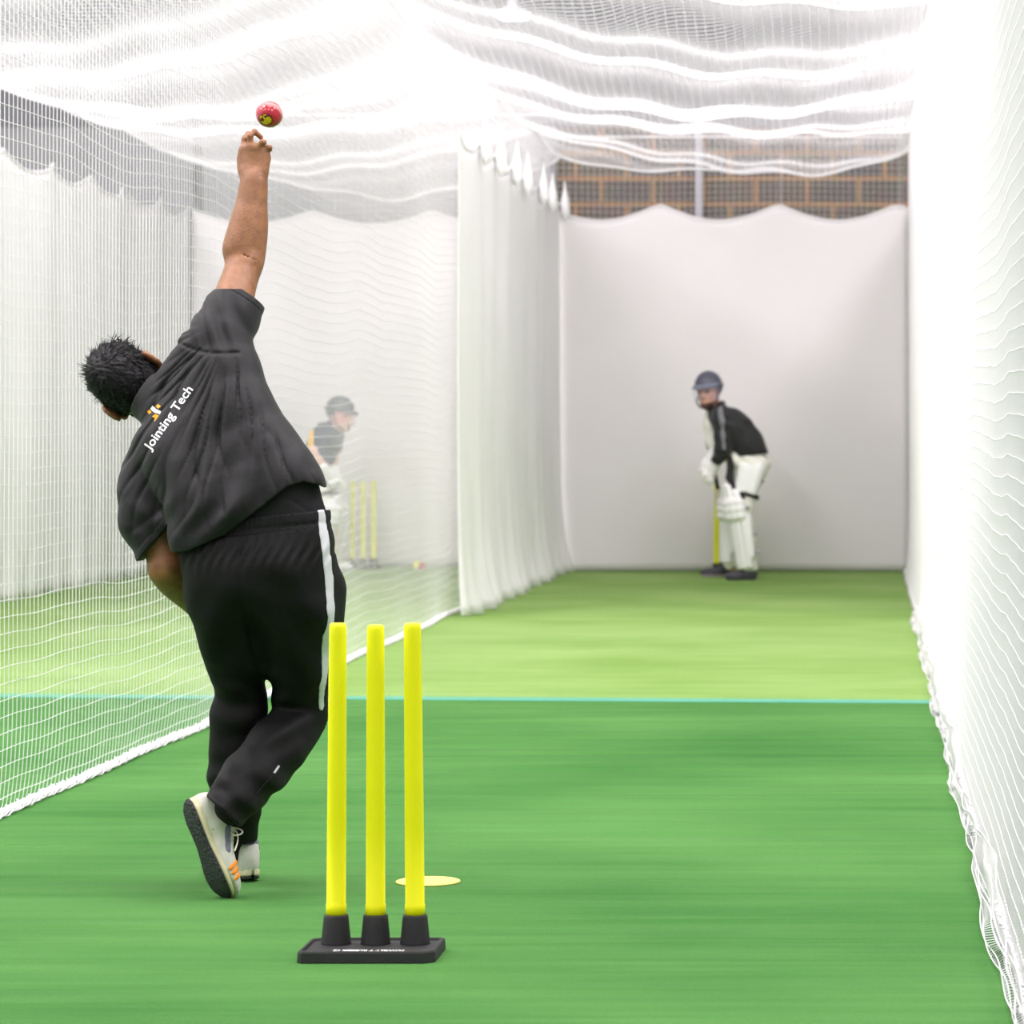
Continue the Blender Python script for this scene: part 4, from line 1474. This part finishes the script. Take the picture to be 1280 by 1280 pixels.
def helmet(root, c, A, s, shell_m, peak_m, bar_m, bars=4, face_fill=None):
    rt, fw, u = A
    q = lambda r, a, b: np.array(c) + (rt * r + fw * a + u * b) * s
    g = Field(np.array(c) - .24 * s, np.array(c) + .24 * s, .007)
    g.ell(q(0, -.008, .035), A, np.array((.100, .125, .112)) * s, .01)
    X_, Y_, Z_ = g.coords()
    dv = [X_ - c[0], Y_ - c[1], Z_ - c[2]]
    U2 = sum(dv[i] * u[i] for i in range(3)) / s
    F2 = sum(dv[i] * fw[i] for i in range(3)) / s
    g.d = np.maximum(g.d, np.minimum(.040 - U2, F2 - .015).astype(np.float32) if False else np.maximum(np.minimum(.042 - U2, F2 - .02), -.055 - U2).astype(np.float32))
    inner = g.like()
    inner.ell(q(0, -.004, .022), A, np.array((.086, .108, .108)) * s, .01)
    g.d = np.maximum(g.d, -inner.d[:g.n[0], :g.n[1], :g.n[2]])
    v, qd = g.mesh(1)
    hm = mesh_obj('helmet', v, qd, shell_m, root)
    # peak: a curved visor plate
    a = np.linspace(-1.25, 1.25, 25)
    P = []
    for t, (k0, dz) in enumerate(((.98, .052), (1.16, .044), (1.42, .030), (1.44, .022), (1.16, .034), (.98, .042))):
        e = 1 + (k0 - 1) * np.cos(a * .9)
        P.append(np.stack([q(.101 * math.sin(t_) * min(e_, 1.12), -.008 + .125 * math.cos(t_) * e_, dz) for t_, e_ in zip(a, e)]))
    P = np.array(P).transpose(1, 0, 2)
    v, qd = grid_surface(P)
    mesh_obj('peak', v, qd, peak_m, hm)
    # rim band right round the shell
    a = np.linspace(0, 2 * PI, 49)
    rim = np.array([q(.103 * math.sin(t), -.008 + .128 * math.cos(t), .042 - .02 * max(0, -math.cos(t))) for t in a])
    v, qd = tubes(rim, .0085 * s, 6)
    mesh_obj('rim', v, qd, peak_m, hm)
    # face grille
    parts = []
    a = np.linspace(-1.35, 1.35, 23)
    for j in range(bars):
        dz = .010 - .026 * j
        k0 = 1.30 - .02 * j
        parts.append(tubes(np.array([q(.108 * math.sin(t), -.008 + .125 * math.cos(t) * (1 + (k0 - 1) * max(0, math.cos(t))), dz) for t in a]), .0024 * s, 5))
    for t in (-.9, .9):
        zz = np.linspace(.03, .010 - .026 * (bars - 1), 6)
        parts.append(tubes(np.array([q(.108 * math.sin(t), -.008 + .125 * math.cos(t) * (1 + .27 * math.cos(t)), z) for z in zz]), .0026 * s, 5))
    v, qd = join(parts)
    mesh_obj('face_grille', v, qd, bar_m, hm)
    # chin strap
    cs = np.array([q(s_ * .088, .01 + .075 * t, -.03 - .092 * t) for s_, t in ((-1, 0), (-1, .5), (-.55, .95), (0, 1.06), (.55, .95), (1, .5), (1, 0))])
    v, qd = tubes(cs, .006 * s, 6)
    mesh_obj('chin_strap', v, qd, M['black'], hm)
    return hm


def leg_pad(root, knee, ankle, face, m, s=1.0):
    """batting pad: ribbed shin face, knee roll, top flap, straps behind"""
    ax_ = unit(np.array(knee) - ankle)
    f = np.array(face, float); f = unit(f - ax_ * (f @ ax_)); sdv = np.cross(ax_, f)
    L = float(np.linalg.norm(np.array(knee) - ankle))
    lo_ = np.minimum(knee, ankle) - .26; hi_ = np.maximum(knee, ankle) + .30
    g = Field(lo_, hi_, .009)
    pt = lambda a, b, c: np.array(ankle) + ax_ * a + f * b + sdv * c
    for k in range(-3, 4):                                   # vertical canes
        t = k / 3
        b = (.070 - .055 * t * t) * s; c = t * .098 * s
        g.cone(pt(.00, b + .01, c * .85), pt(L - .04, b, c), .021 * s, .026 * s, .006)
    for z_, rr_ in ((L - .03, .036), (L + .025, .038), (L + .075, .034)):   # knee roll
        for k in range(-3, 3):
            t0, t1 = k / 3, (k + 1) / 3
            g.cone(pt(z_, (.085 - .06 * t0 * t0) * s, t0 * .108 * s), pt(z_, (.085 - .06 * t1 * t1) * s, t1 * .108 * s), rr_ * s, None, .008)
    for k in range(-2, 3):                                   # top flap
        t = k / 2
        g.cone(pt(L + .09, (.070 - .05 * t * t) * s, t * .09 * s), pt(L + (.20 - .05 * t * t) * s, (.070 - .04 * t * t) * s, t * .07 * s), .026 * s, .022 * s, .01)
    for k in (-1, 1):                                        # wings round the calf
        g.cone(pt(.08, .0, k * .092 * s), pt(L - .06, -.015, k * .105 * s), .024 * s, .028 * s, .02)
    v, q = g.mesh(1)
    pad = mesh_obj('leg_pad', v, q, m, root)
    for z_ in (.10, L * .55, L + .02):
        a = np.linspace(-1.0, 1.0, 13)
        v, q = tubes(np.array([pt(z_, -.02 - .075 * math.cos(t * 1.5) * s, t * .105 * s) for t in a]), .011 * s, 6)
        mesh_obj('pad_strap', v, q, M['strap'], pad)
    return pad


def glove(root, wrist, tip, side, m, s=1.0):
    d = unit(np.array(tip) - wrist); sv = unit(np.cross(d, side)); bk = np.cross(sv, d)
    g = Field(np.minimum(wrist, tip) - .14, np.maximum(wrist, tip) + .14, .006)
    w0 = np.array(wrist)
    g.cone(w0 - d * .03, w0 + d * .03, .050 * s, .044 * s, .01)                     # cuff
    g.cone(w0 + d * .03, w0 + d * .09, .042 * s, .046 * s, .02)
    for k in range(4):
        b = w0 + d * .095 * s + sv * (-.036 + .024 * k) * s + bk * .012
        c1 = b + d * .042 * s; c2 = c1 + d * .012 - bk * .045 * s; c3 = c2 - d * .035 * s - bk * .012
        for x, y in ((b, c1), (c1, c2), (c2, c3)):
            g.cone(x, y, .0155 * s, .0145 * s, .004)
            g.ball((x + y) / 2, .0175 * s, .003)
    t0 = w0 + d * .05 - sv * .045 * s
    g.cone(t0, t0 + d * .04 - bk * .03, .018 * s, .017 * s, .01)
    g.cone(t0 + d * .04 - bk * .03, t0 + d * .05 - bk * .055 + sv * .02, .017 * s, .015 * s, .005)
    v, q = g.mesh(1)
    return mesh_obj('batting_glove', v, q, m, root)


def simple_shoe(root, heel, fwd, L, side, up_m, sole_m):
    f, r, u = frame3(fwd, (0, 0, 1))
    T = lambda a, b, c: np.array(heel) + f * a + r * b + u * c
    g = Field(np.minimum(heel, T(L, 0, 0)) - .1, np.maximum(heel, T(L, 0, 0)) + .16, .007)
    A = np.array([f, r, u]); k = L / .29
    g.ell(T(.06 * k, 0, .055), A, (.065 * k, .037, .06), .012)
    g.cone(T(.06 * k, 0, .085), T(.075 * k, 0, .115), .038, .036, .015)
    g.cone(T(.1 * k, 0, .055), T(.19 * k, 0, .04), .038, .034, .02)
    g.ell(T(.205 * k, 0, .036), A, (.088 * k, .046, .037), .02)
    up_ = g.d.copy()
    X_, Y_, Z_ = g.coords()
    zz = (X_ - heel[0]) * u[0] + (Y_ - heel[1]) * u[1] + (Z_ - heel[2]) * u[2]
    g.d = np.maximum(up_, (.024 - zz).astype(np.float32))
    v, q = g.mesh(1)
    sh_ = mesh_obj('shoe', v, q, up_m, root)
    g.d = np.maximum(np.maximum(up_ - .004, (zz - .026).astype(np.float32)), (.0 - zz).astype(np.float32))
    v, q = g.mesh(1)
    mesh_obj('sole', v, q, sole_m, sh_)
    return sh_


# ---- batter in black, side on, chest to the left, looking at the bowler
Db = 26.0
Z0 = 1.18 - (725 - CY) * Db / F            # where the survey puts his soles
b = lambda px, py, dD=0.0: W(px, py, Db) + np.array([0, dD, -Z0 * 0 + 0.0])
HB = b(886, 490, -.02)
bt = Field(b(862, 735, -.5) , b(972, 455, .55), .0085)
bt.lo[2] = 0.0; bt = Field((bt.lo[0], bt.lo[1], 0.0), b(972, 452, .55), .0085)
qh, Ah, rth, fwh, uph = head_parts(bt, HB, (-.42, -.90, -.08), (-.10, 0, 1), 1.04)
HIPc = b(940, 576, 0)
NKb = b(897, 511, .02)
shl, shr_ = b(905, 522, -.17), b(898, 524, .17)
hpl, hpr = b(941, 582, -.09), b(939, 580, .10)
bt.ladder([(hpl, hpr, .105), (b(932, 556, -.08), b(930, 556, .10), .105), (b(918, 536, -.10), b(915, 537, .12), .115), (shl, shr_, .075)], .04, 3)
bt.cone(NKb, HB - np.array([0, 0, .06]), .062, .058, .03)
knl, anl = b(927, 638, -.14), b(938, 712, -.12)
knr, anr = b(914, 640, .12), b(913, 708, .14)
bt.chain([(hpl, .095), (knl, .062), (anl, .042)], .03)
bt.chain([(hpr, .095), (knr, .062), (anr, .042)], .03)
ell_, wrl_ = b(906, 560, -.19), b(894, 580, -.05)
elr_, wrr_ = b(891, 553, .12), b(890, 570, .02)
bt.chain([(shl, .06), (ell_, .045), (wrl_, .032)], .02)
bt.chain([(shr_, .06), (elr_, .045), (wrr_, .032)], .02)
for (w_, d_) in ((wrl_, b(887, 594, -.02)), (wrr_, b(886, 582, .0))):
    dd = unit(d_ - w_)
    for k in range(4):
        k0 = w_ + dd * .09 + np.array([0, (-.03 + .02 * k), 0])
        bt.cone(w_, k0, .012, .011, .01); bt.cone(k0, k0 + dd * .03 + np.array([.02, 0, -.01]), .009, .008, .004)
        bt.cone(k0 + dd * .03 + np.array([.02, 0, -.01]), k0 + dd * .01 + np.array([.045, 0, -.01]), .008, None, .003)
    bt.cone(w_ + dd * .02, w_ + dd * .07 + np.array([.03, -.02, 0]), .012, .010, .006)
v, q = bt.mesh(1)
batter = mesh_obj('person', v, q, M['skin2'], None, (HIPc[0], HIPc[1], 0))
tag(batter, 'batter in black jacket, dark helmet and white pads before the end curtain', 'person')
eyes(batter, qh, 1.04)
# short beard
g = Field(HB - .2, HB + .2, .006)
g.ell(qh(0, .036, -.062), Ah, np.array((.062, .068, .075)) * 1.04, .02)
g.ball(qh(0, .088, -.108), .024, .02)
X_, Y_, Z_ = g.coords()
U2 = (X_ - HB[0]) * uph[0] + (Y_ - HB[1]) * uph[1] + (Z_ - HB[2]) * uph[2]
F2 = (X_ - HB[0]) * fwh[0] + (Y_ - HB[1]) * fwh[1] + (Z_ - HB[2]) * fwh[2]
g.d = np.maximum(g.d, np.maximum(U2 + .082, .0 - F2).astype(np.float32))
v, q = g.mesh(1)
mesh_obj('beard', v, q, M['beard'], batter)
helmet(batter, HB + np.array([0, 0, .012]), Ah, 1.05, M['helmet'], M['helmet_rim'], M['grille'])
# jacket
jk = Field((b(868, 0)[0], Db - .45, b(0, 612)[2]), (b(968, 0)[0], Db + .45, b(0, 492)[2]), .008)
jk.ladder([(b(943, 568, -.10), b(940, 568, .11), .108), (b(934, 553, -.10), b(931, 554, .12), .118), (b(918, 534, -.11), b(914, 536, .13), .128), (shl, shr_, .088)], .04, 3)
jk.chain([(shl, .078), (ell_ * .6 + shl * .4, .070), (ell_, .066), (ell_ * .35 + wrl_ * .65, .052)], .03)
jk.chain([(shr_, .078), (elr_, .060), (elr_ * .4 + wrr_ * .6, .048)], .03)
jk.cone(NKb + (0, 0, -.02), NKb + (-.015, -.01, .045), .082, .074, .03)
X_, Y_, Z_ = jk.coords()
jk.d += (.006 * np.sin((X_ * .7 + Z_ * .7) * 60 + 2 * np.sin(Z_ * 20)) * np.sin(X_ * 22)).astype(np.float32)
pl = (Z_ - b(0, 569)[2]) + (X_ - b(940, 0)[0]) * -.12
jk.d = np.where(np.broadcast_to(X_ > b(915, 0)[0], jk.d.shape), np.maximum(jk.d, -pl.astype(np.float32)), jk.d)
jk.cut_local(NKb + (-.015, -.01, .055), (-.15, -.1, 1), .12)
jfull = jk.d.copy()
v, q = jk.mesh(1)
jacket = mesh_obj('jacket', v, q, M['jacket'], batter)
g = jk.like()
g.chain([(b(901, 506, -.22), .022), (b(904, 525, -.27), .025), (b(906, 545, -.27), .024), (b(907, 560, -.27), .018)], .01)
g.d = np.maximum(g.d, jfull - .004)
v, q = g.mesh(1)
mesh_obj('sleeve_panel', v, q, M['grey_panel'], jacket)
# pale shirt showing in front of the open jacket
g = Field((b(866, 0)[0], Db - .3, b(0, 580)[2]), (b(940, 0)[0], Db + .35, b(0, 500)[2]), .008)
g.chain([(b(887, 512, .06), .035), (b(888, 530, .06), .060), (b(893, 552, .06), .065), (b(902, 567, .05), .06)], .03)
v, q = g.mesh(1)
mesh_obj('shirt', v, q, M['white_cloth'], batter)
# trousers
g = Field((b(884, 0)[0], Db - .4, .03), (b(972, 0)[0], Db + .45, b(0, 552)[2]), .009)
g.ladder([(hpl, hpr, .118), (b(934, 560, -.08), b(932, 560, .10), .112)], .03, 2)
g.cone(b(922, 572, -.07), b(922, 572, .1), .10, None, .04)
g.cone(b(948, 580, -.05), b(948, 580, .06), .095, None, .04)
for h_, k_, a_n in ((hpl, knl, anl), (hpr, knr, anr)):
    g.chain([(h_, .115), (k_, .085), (k_ * .5 + a_n * .5, .075), (a_n + (0, 0, .03), .062)], .03)
X_, Y_, Z_ = g.coords()
g.d += (.005 * np.sin((X_ * .4 + Z_) * 55 + X_ * 30)).astype(np.float32)
v, q = g.mesh(1)
tro = mesh_obj('trousers', v, q, M['white_cloth'], batter)
# thigh guard strap and dark knee strap
def strap_ring(p, ax__, rx, m, name, w=.014, parent=tro):
    ax__ = unit(ax__); e1_ = unit(np.cross(ax__, (0, 1, 0))); e2_ = np.cross(ax__, e1_)
    a = np.linspace(0, 2 * PI, 33)
    v, q = tubes(np.array(p) + rx * (np.cos(a)[:, None] * e1_ + np.sin(a)[:, None] * e2_), w, 6)
    mesh_obj(name, v, q, m, parent)


td = unit(knl - hpl)
strap_ring(hpl + td * .10, td, .112, M['strap'], 'thigh_strap', .012)
strap_ring(hpl + td * .235, td, .100, M['black'], 'knee_strap', .018)
g = Field(hpl - .3, hpl + .3, .009)                      # thigh guard on the front leg
for k in (-1, 0, 1):
    g.cone(hpl + td * .02 + np.array([.00 + .05 * k, -.075, .0]), hpl + td * .20 + np.array([.045 * k, -.065, 0]), .055, .050, .02)
v, q = g.mesh(1)
mesh_obj('thigh_guard', v, q, M['pad2'], batter)
# dark strip down the thigh front, between jacket and guard
g = Field(hpl - .35, hpl + .3, .008)
g.chain([(b(915, 572, -.14), .030), (b(913, 596, -.17), .028), (b(919, 612, -.2), .026), (b(931, 622, -.2), .026)], .02)
v, q = g.mesh(1)
mesh_obj('dark_thigh_strip', v, q, M['black'], batter)
leg_pad(batter, knl + (-.01, 0, -.0), anl + (0, 0, .04), (-1, -.35, 0), M['pad'], 1.08)
leg_pad(batter, knr + (-.01, 0, .0), anr + (0, 0, .04), (-1, -.15, 0), M['pad2'], .92)
glove(batter, wrl_, b(887, 594, -.02), (0, 1, 0), M['glove'], 1.0)
glove(batter, wrr_, b(885, 583, .0), (0, 1, 0), M['glove'], 1.0)
simple_shoe(batter, (b(947, 0)[0], Db - .12, .0), (-1, -.12, 0), .25, 1, M['batsman_shoe'], M['batsman_shoe'])
simple_shoe(batter, (b(912, 0)[0], Db + .42, .0), (-1, .02, 0), .25, -1, M['batsman_shoe'], M['shoe_sole_pale'])


def cricket_bat(top, toe, face, label):
    top = np.array(top, float); toe = np.array(toe, float)
    d = unit(toe - top); f = unit(np.array(face) - d * (np.array(face) @ d)); sv = np.cross(d, f)
    L = float(np.linalg.norm(toe - top)); hl = .29
    root = empty('cricket_bat', tuple(toe)); tag(root, label, 'bat')
    v, q = lathe([(0, 0), (.017, .002), (.0175, .02), (.016, hl), (.0, hl)], top, toe, 14)
    mesh_obj('handle', v, q, M['black'], root)
    a = np.linspace(0, 2 * PI, 21)[:-1]
    P = []
    for t in np.linspace(0, 1, 26):
        wd = .054 * (min(1, (t / .10 + .02)) ** .6) * (1 if t < .97 else (1 - (t - .97) * 9))
        th_ = .012 + .020 * math.sin(PI * min(1, t * .95 + .08)) * (1 if t < .9 else 1 - (t - .9) * 5)
        ca, sa = np.cos(a), np.sin(a)
        yy = np.sign(ca) * np.abs(ca) ** .5 * wd
        zz = np.where(sa > 0, np.abs(sa) ** .8 * .008, -np.abs(sa) * th_)
        P.append(top + d * (hl - .01 + (L - hl) * t) + sv * yy[:, None] + f * zz[:, None])
    P = np.array(P); n_ = len(a)
    i = np.arange(26 * n_).reshape(26, n_); nx_ = np.roll(i, -1, 1)
    Q = np.stack([i[:-1], nx_[:-1], nx_[1:], i[1:]], -1).reshape(-1, 4)
    V = np.concatenate([P.reshape(-1, 3), P[-1].mean(0)[None]])
    Q = np.concatenate([Q, np.stack([i[-1], nx_[-1], np.full(n_, len(V) - 1), np.full(n_, len(V) - 1)], -1)]) if False else Q
    mesh_obj('blade', V[:-1], Q, M['wood'], root)
    return root


cricket_bat(b(889, 570, .0), (b(917, 0)[0], Db + .46, .02), (-.5, -.85, 0), 'pale willow bat held down behind the legs of the batter in black')

# ---- the young batter in the left lane, chest to the right
Dk = 27.4
k_ = lambda px, py, dD=0.0: W(px, py, Dk) + np.array([0, dD, 0])
HK = k_(425, 519, 0)
kb = Field((k_(372, 0)[0], Dk - .45, 0), (k_(452, 0)[0], Dk + .45, k_(0, 488)[2]), .0085)
qk, Ak, rtk, fwk, upk = head_parts(kb, HK, (.86, -.48, -.18), (.12, 0, 1), .96)
ksl, ksr = k_(408, 540, -.13), k_(413, 541, .14)
khl, khr = k_(393, 588, -.08), k_(395, 588, .09)
kb.ladder([(khl, khr, .088), (k_(398, 570, -.08), k_(401, 570, .08), .085), (k_(405, 552, -.09), k_(409, 552, .10), .092), (ksl, ksr, .058)], .035, 3)
kb.cone(k_(414, 535), HK - np.array([.01, 0, .06]), .05, .048, .03)
kkl, kal = k_(412, 645, -.12), k_(400, 702, -.12)
kkr, kar = k_(416, 645, .12), k_(409, 704, .13)
kb.chain([(khl, .08), (kkl, .052), (kal, .036)], .03)
kb.chain([(khr, .08), (kkr, .052), (kar, .036)], .03)
kel, kwl = k_(396, 563, -.18), k_(411, 588, -.14)
ker, kwr = k_(414, 572, .14), k_(419, 592, .0)
kb.chain([(ksl, .05), (kel, .040), (kel * .6 + kwl * .4, .038), (kwl, .028)], .02)
kb.chain([(ksr, .05), (ker, .038), (kwr, .028)], .02)
for w_, d_ in ((kwl, k_(421, 602, -.08)), (kwr, k_(424, 604, .0))):
    dd = unit(d_ - w_)
    for j in range(4):
        k0 = w_ + dd * .08 + np.array([0, -.026 + .017 * j, 0])
        kb.cone(w_, k0, .011, .010, .01); kb.cone(k0, k0 + dd * .03 + np.array([-.02, 0, -.01]), .008, .007, .004)
        kb.cone(k0 + dd * .03 + np.array([-.02, 0, -.01]), k0 + dd * .01 + np.array([-.04, 0, -.01]), .007, None, .003)
    kb.cone(w_ + dd * .02, w_ + dd * .06 + np.array([-.03, -.02, 0]), .011, .009, .006)
v, q = kb.mesh(1)
kid = mesh_obj('person', v, q, M['skin3'], None, (k_(405, 0)[0], Dk, 0))
tag(kid, 'young batter in navy shirt and white pads seen through the divider net', 'person')
eyes(kid, qk, .96)
hm = helmet(kid, HK + np.array([0, 0, .012]), Ak, 1.02, M['helmet'], M['helmet'], M['pink'])
g = Field((k_(370, 0)[0], Dk - .4, k_(0, 606)[2]), (k_(440, 0)[0], Dk + .4, k_(0, 524)[2]), .008)
g.ladder([(k_(391, 592, -.08), k_(394, 592, .09), .102), (k_(398, 570, -.08), k_(401, 570, .08), .100), (k_(405, 552, -.09), k_(409, 552, .10), .104), (ksl, ksr, .072)], .035, 3)
g.chain([(ksl, .066), (ksl * .45 + kel * .55, .062)], .03)
g.chain([(ksr, .066), (ksr * .45 + ker * .55, .06)], .03)
g.cone(k_(413, 537), k_(416, 531), .064, .058, .02)
X_, Y_, Z_ = g.coords()
g.d += (.005 * np.sin((X_ * .6 + Z_ * .8) * 60)).astype(np.float32)
g.cut(k_(400, 597), (-.2, 0, -1))
kf = g.d.copy()
v, q = g.mesh(1)
ks = mesh_obj('shirt', v, q, M['navy'], kid)
h_ = g.like()
h_.chain([(k_(393, 544, -.16), .05), (k_(391, 553, -.2), .045)], .01)
h_.d = np.maximum(h_.d, kf - .004)
v, q = h_.mesh(1)
if len(v): mesh_obj('sleeve_panel', v, q, M['gold'], ks)
g = Field((k_(372, 0)[0], Dk - .4, .03), (k_(446, 0)[0], Dk + .4, k_(0, 572)[2]), .009)
g.ladder([(khl, khr, .100), (k_(396, 576, -.08), k_(398, 576, .08), .09)], .03, 2)
for a_h, a_k, a_n in ((khl, kkl, kal), (khr, kkr, kar)):
    g.chain([(a_h, .10), (a_k, .072), (a_n + (0, 0, .03), .055)], .03)
v, q = g.mesh(1)
tro = mesh_obj('trousers', v, q, M['white_cloth'], kid)
for t_ in (.14, .23):
    strap_ring(khl + (kkl - khl) * t_ * 2.4, kkl - khl, .092, M['black'], 'thigh_strap', .015, tro)
leg_pad(kid, kkl, kal + (0, 0, .04), (1, -.35, 0), M['pad'], .92)
leg_pad(kid, kkr, kar + (0, 0, .04), (1, -.2, 0), M['pad2'], .92)
glove(kid, kwl, k_(421, 602, -.08), (0, 1, 0), M['glove'], .95)
glove(kid, kwr, k_(424, 604, .0), (0, 1, 0), M['glove'], .95)
simple_shoe(kid, (k_(394, 0)[0], Dk - .13, .0), (1, -.15, 0), .24, 1, M['pad2'], M['strap'])
simple_shoe(kid, (k_(401, 0)[0], Dk + .16, .0), (1, .05, 0), .24, -1, M['pad2'], M['strap'])
cricket_bat(k_(424, 590, .0), (k_(412, 0)[0], Dk + .02, .02), (.5, -.85, 0), 'pale bat held by the young batter in the left lane')
# ------------------------------------------------------------------ light and camera
def area(name, loc, sx, sy, power, rot=(0, 0, 0), col=(1, 1, 1)):
    l = bpy.data.lights.new(name, 'AREA')
    l.shape = 'RECTANGLE'; l.size = sx; l.size_y = sy; l.energy = power; l.color = col
    o = bpy.data.objects.new(name, l); COL.objects.link(o)
    o.location = loc; o.rotation_euler = rot
    return o


LC = (1.0, 0.90, 0.975)
# rows of unseen ceiling lights; the far rows tilt to brighten the end curtain
for y, k, tilt in ((4.0, .65, 0), (8.5, 1.15, 0), (12.0, 1.0, 25), (15.5, 1.15, 38), (19.0, 1.0, 42), (22.5, .5, 45)):
    t = math.radians(tilt)
    area('unseen_ceiling_light', (-1.1, y, 6.35), 1.6, 2.2, 160 * k, (t, 0, 0), LC)
    area('unseen_ceiling_light', (-4.4, y, 6.35), 1.6, 2.2, 185 * k, (t, 0, 0), LC)
    area('unseen_ceiling_light', (-7.4, y, 6.35), 1.0, 2.2, 215 * k, (t, 0, 0), LC)  # outer row added to brighten the left side wall and curtain
    area('unseen_ceiling_light', (2.4, y, 6.35), 1.6, 2.2, 260 * k, (t, 0, 0), LC)


w = bpy.data.worlds.new('hall_air'); SC.world = w
w.use_nodes = True
bg = w.node_tree.nodes['Background']
bg.inputs['Color'].default_value = (1, 0.93, 0.99, 1)
bg.inputs['Strength'].default_value = 0.6

cam = bpy.data.cameras.new('camera')
cam.sensor_width = 36; cam.sensor_fit = 'HORIZONTAL'
cam.lens = F / 1280 * 36
cam.shift_x = -(CX - 640) / 1280
cam.shift_y = -(640 - CY) / 1280
cam.clip_end = 200; cam.clip_start = 0.05
cam.dof.use_dof = True
cam.dof.focus_distance = 8.45
cam.dof.aperture_fstop = 7.5
co = bpy.data.objects.new('camera', cam); COL.objects.link(co)
co.location = (0, 0, CAM_Z); co.rotation_euler = (PI / 2, 0, 0)
SC.camera = co
SC.view_settings.view_transform = 'Standard'
SC.view_settings.look = 'None'
SC.view_settings.exposure = 0.0
SC.view_settings.gamma = 1.0
SC.view_settings.use_curve_mapping = False
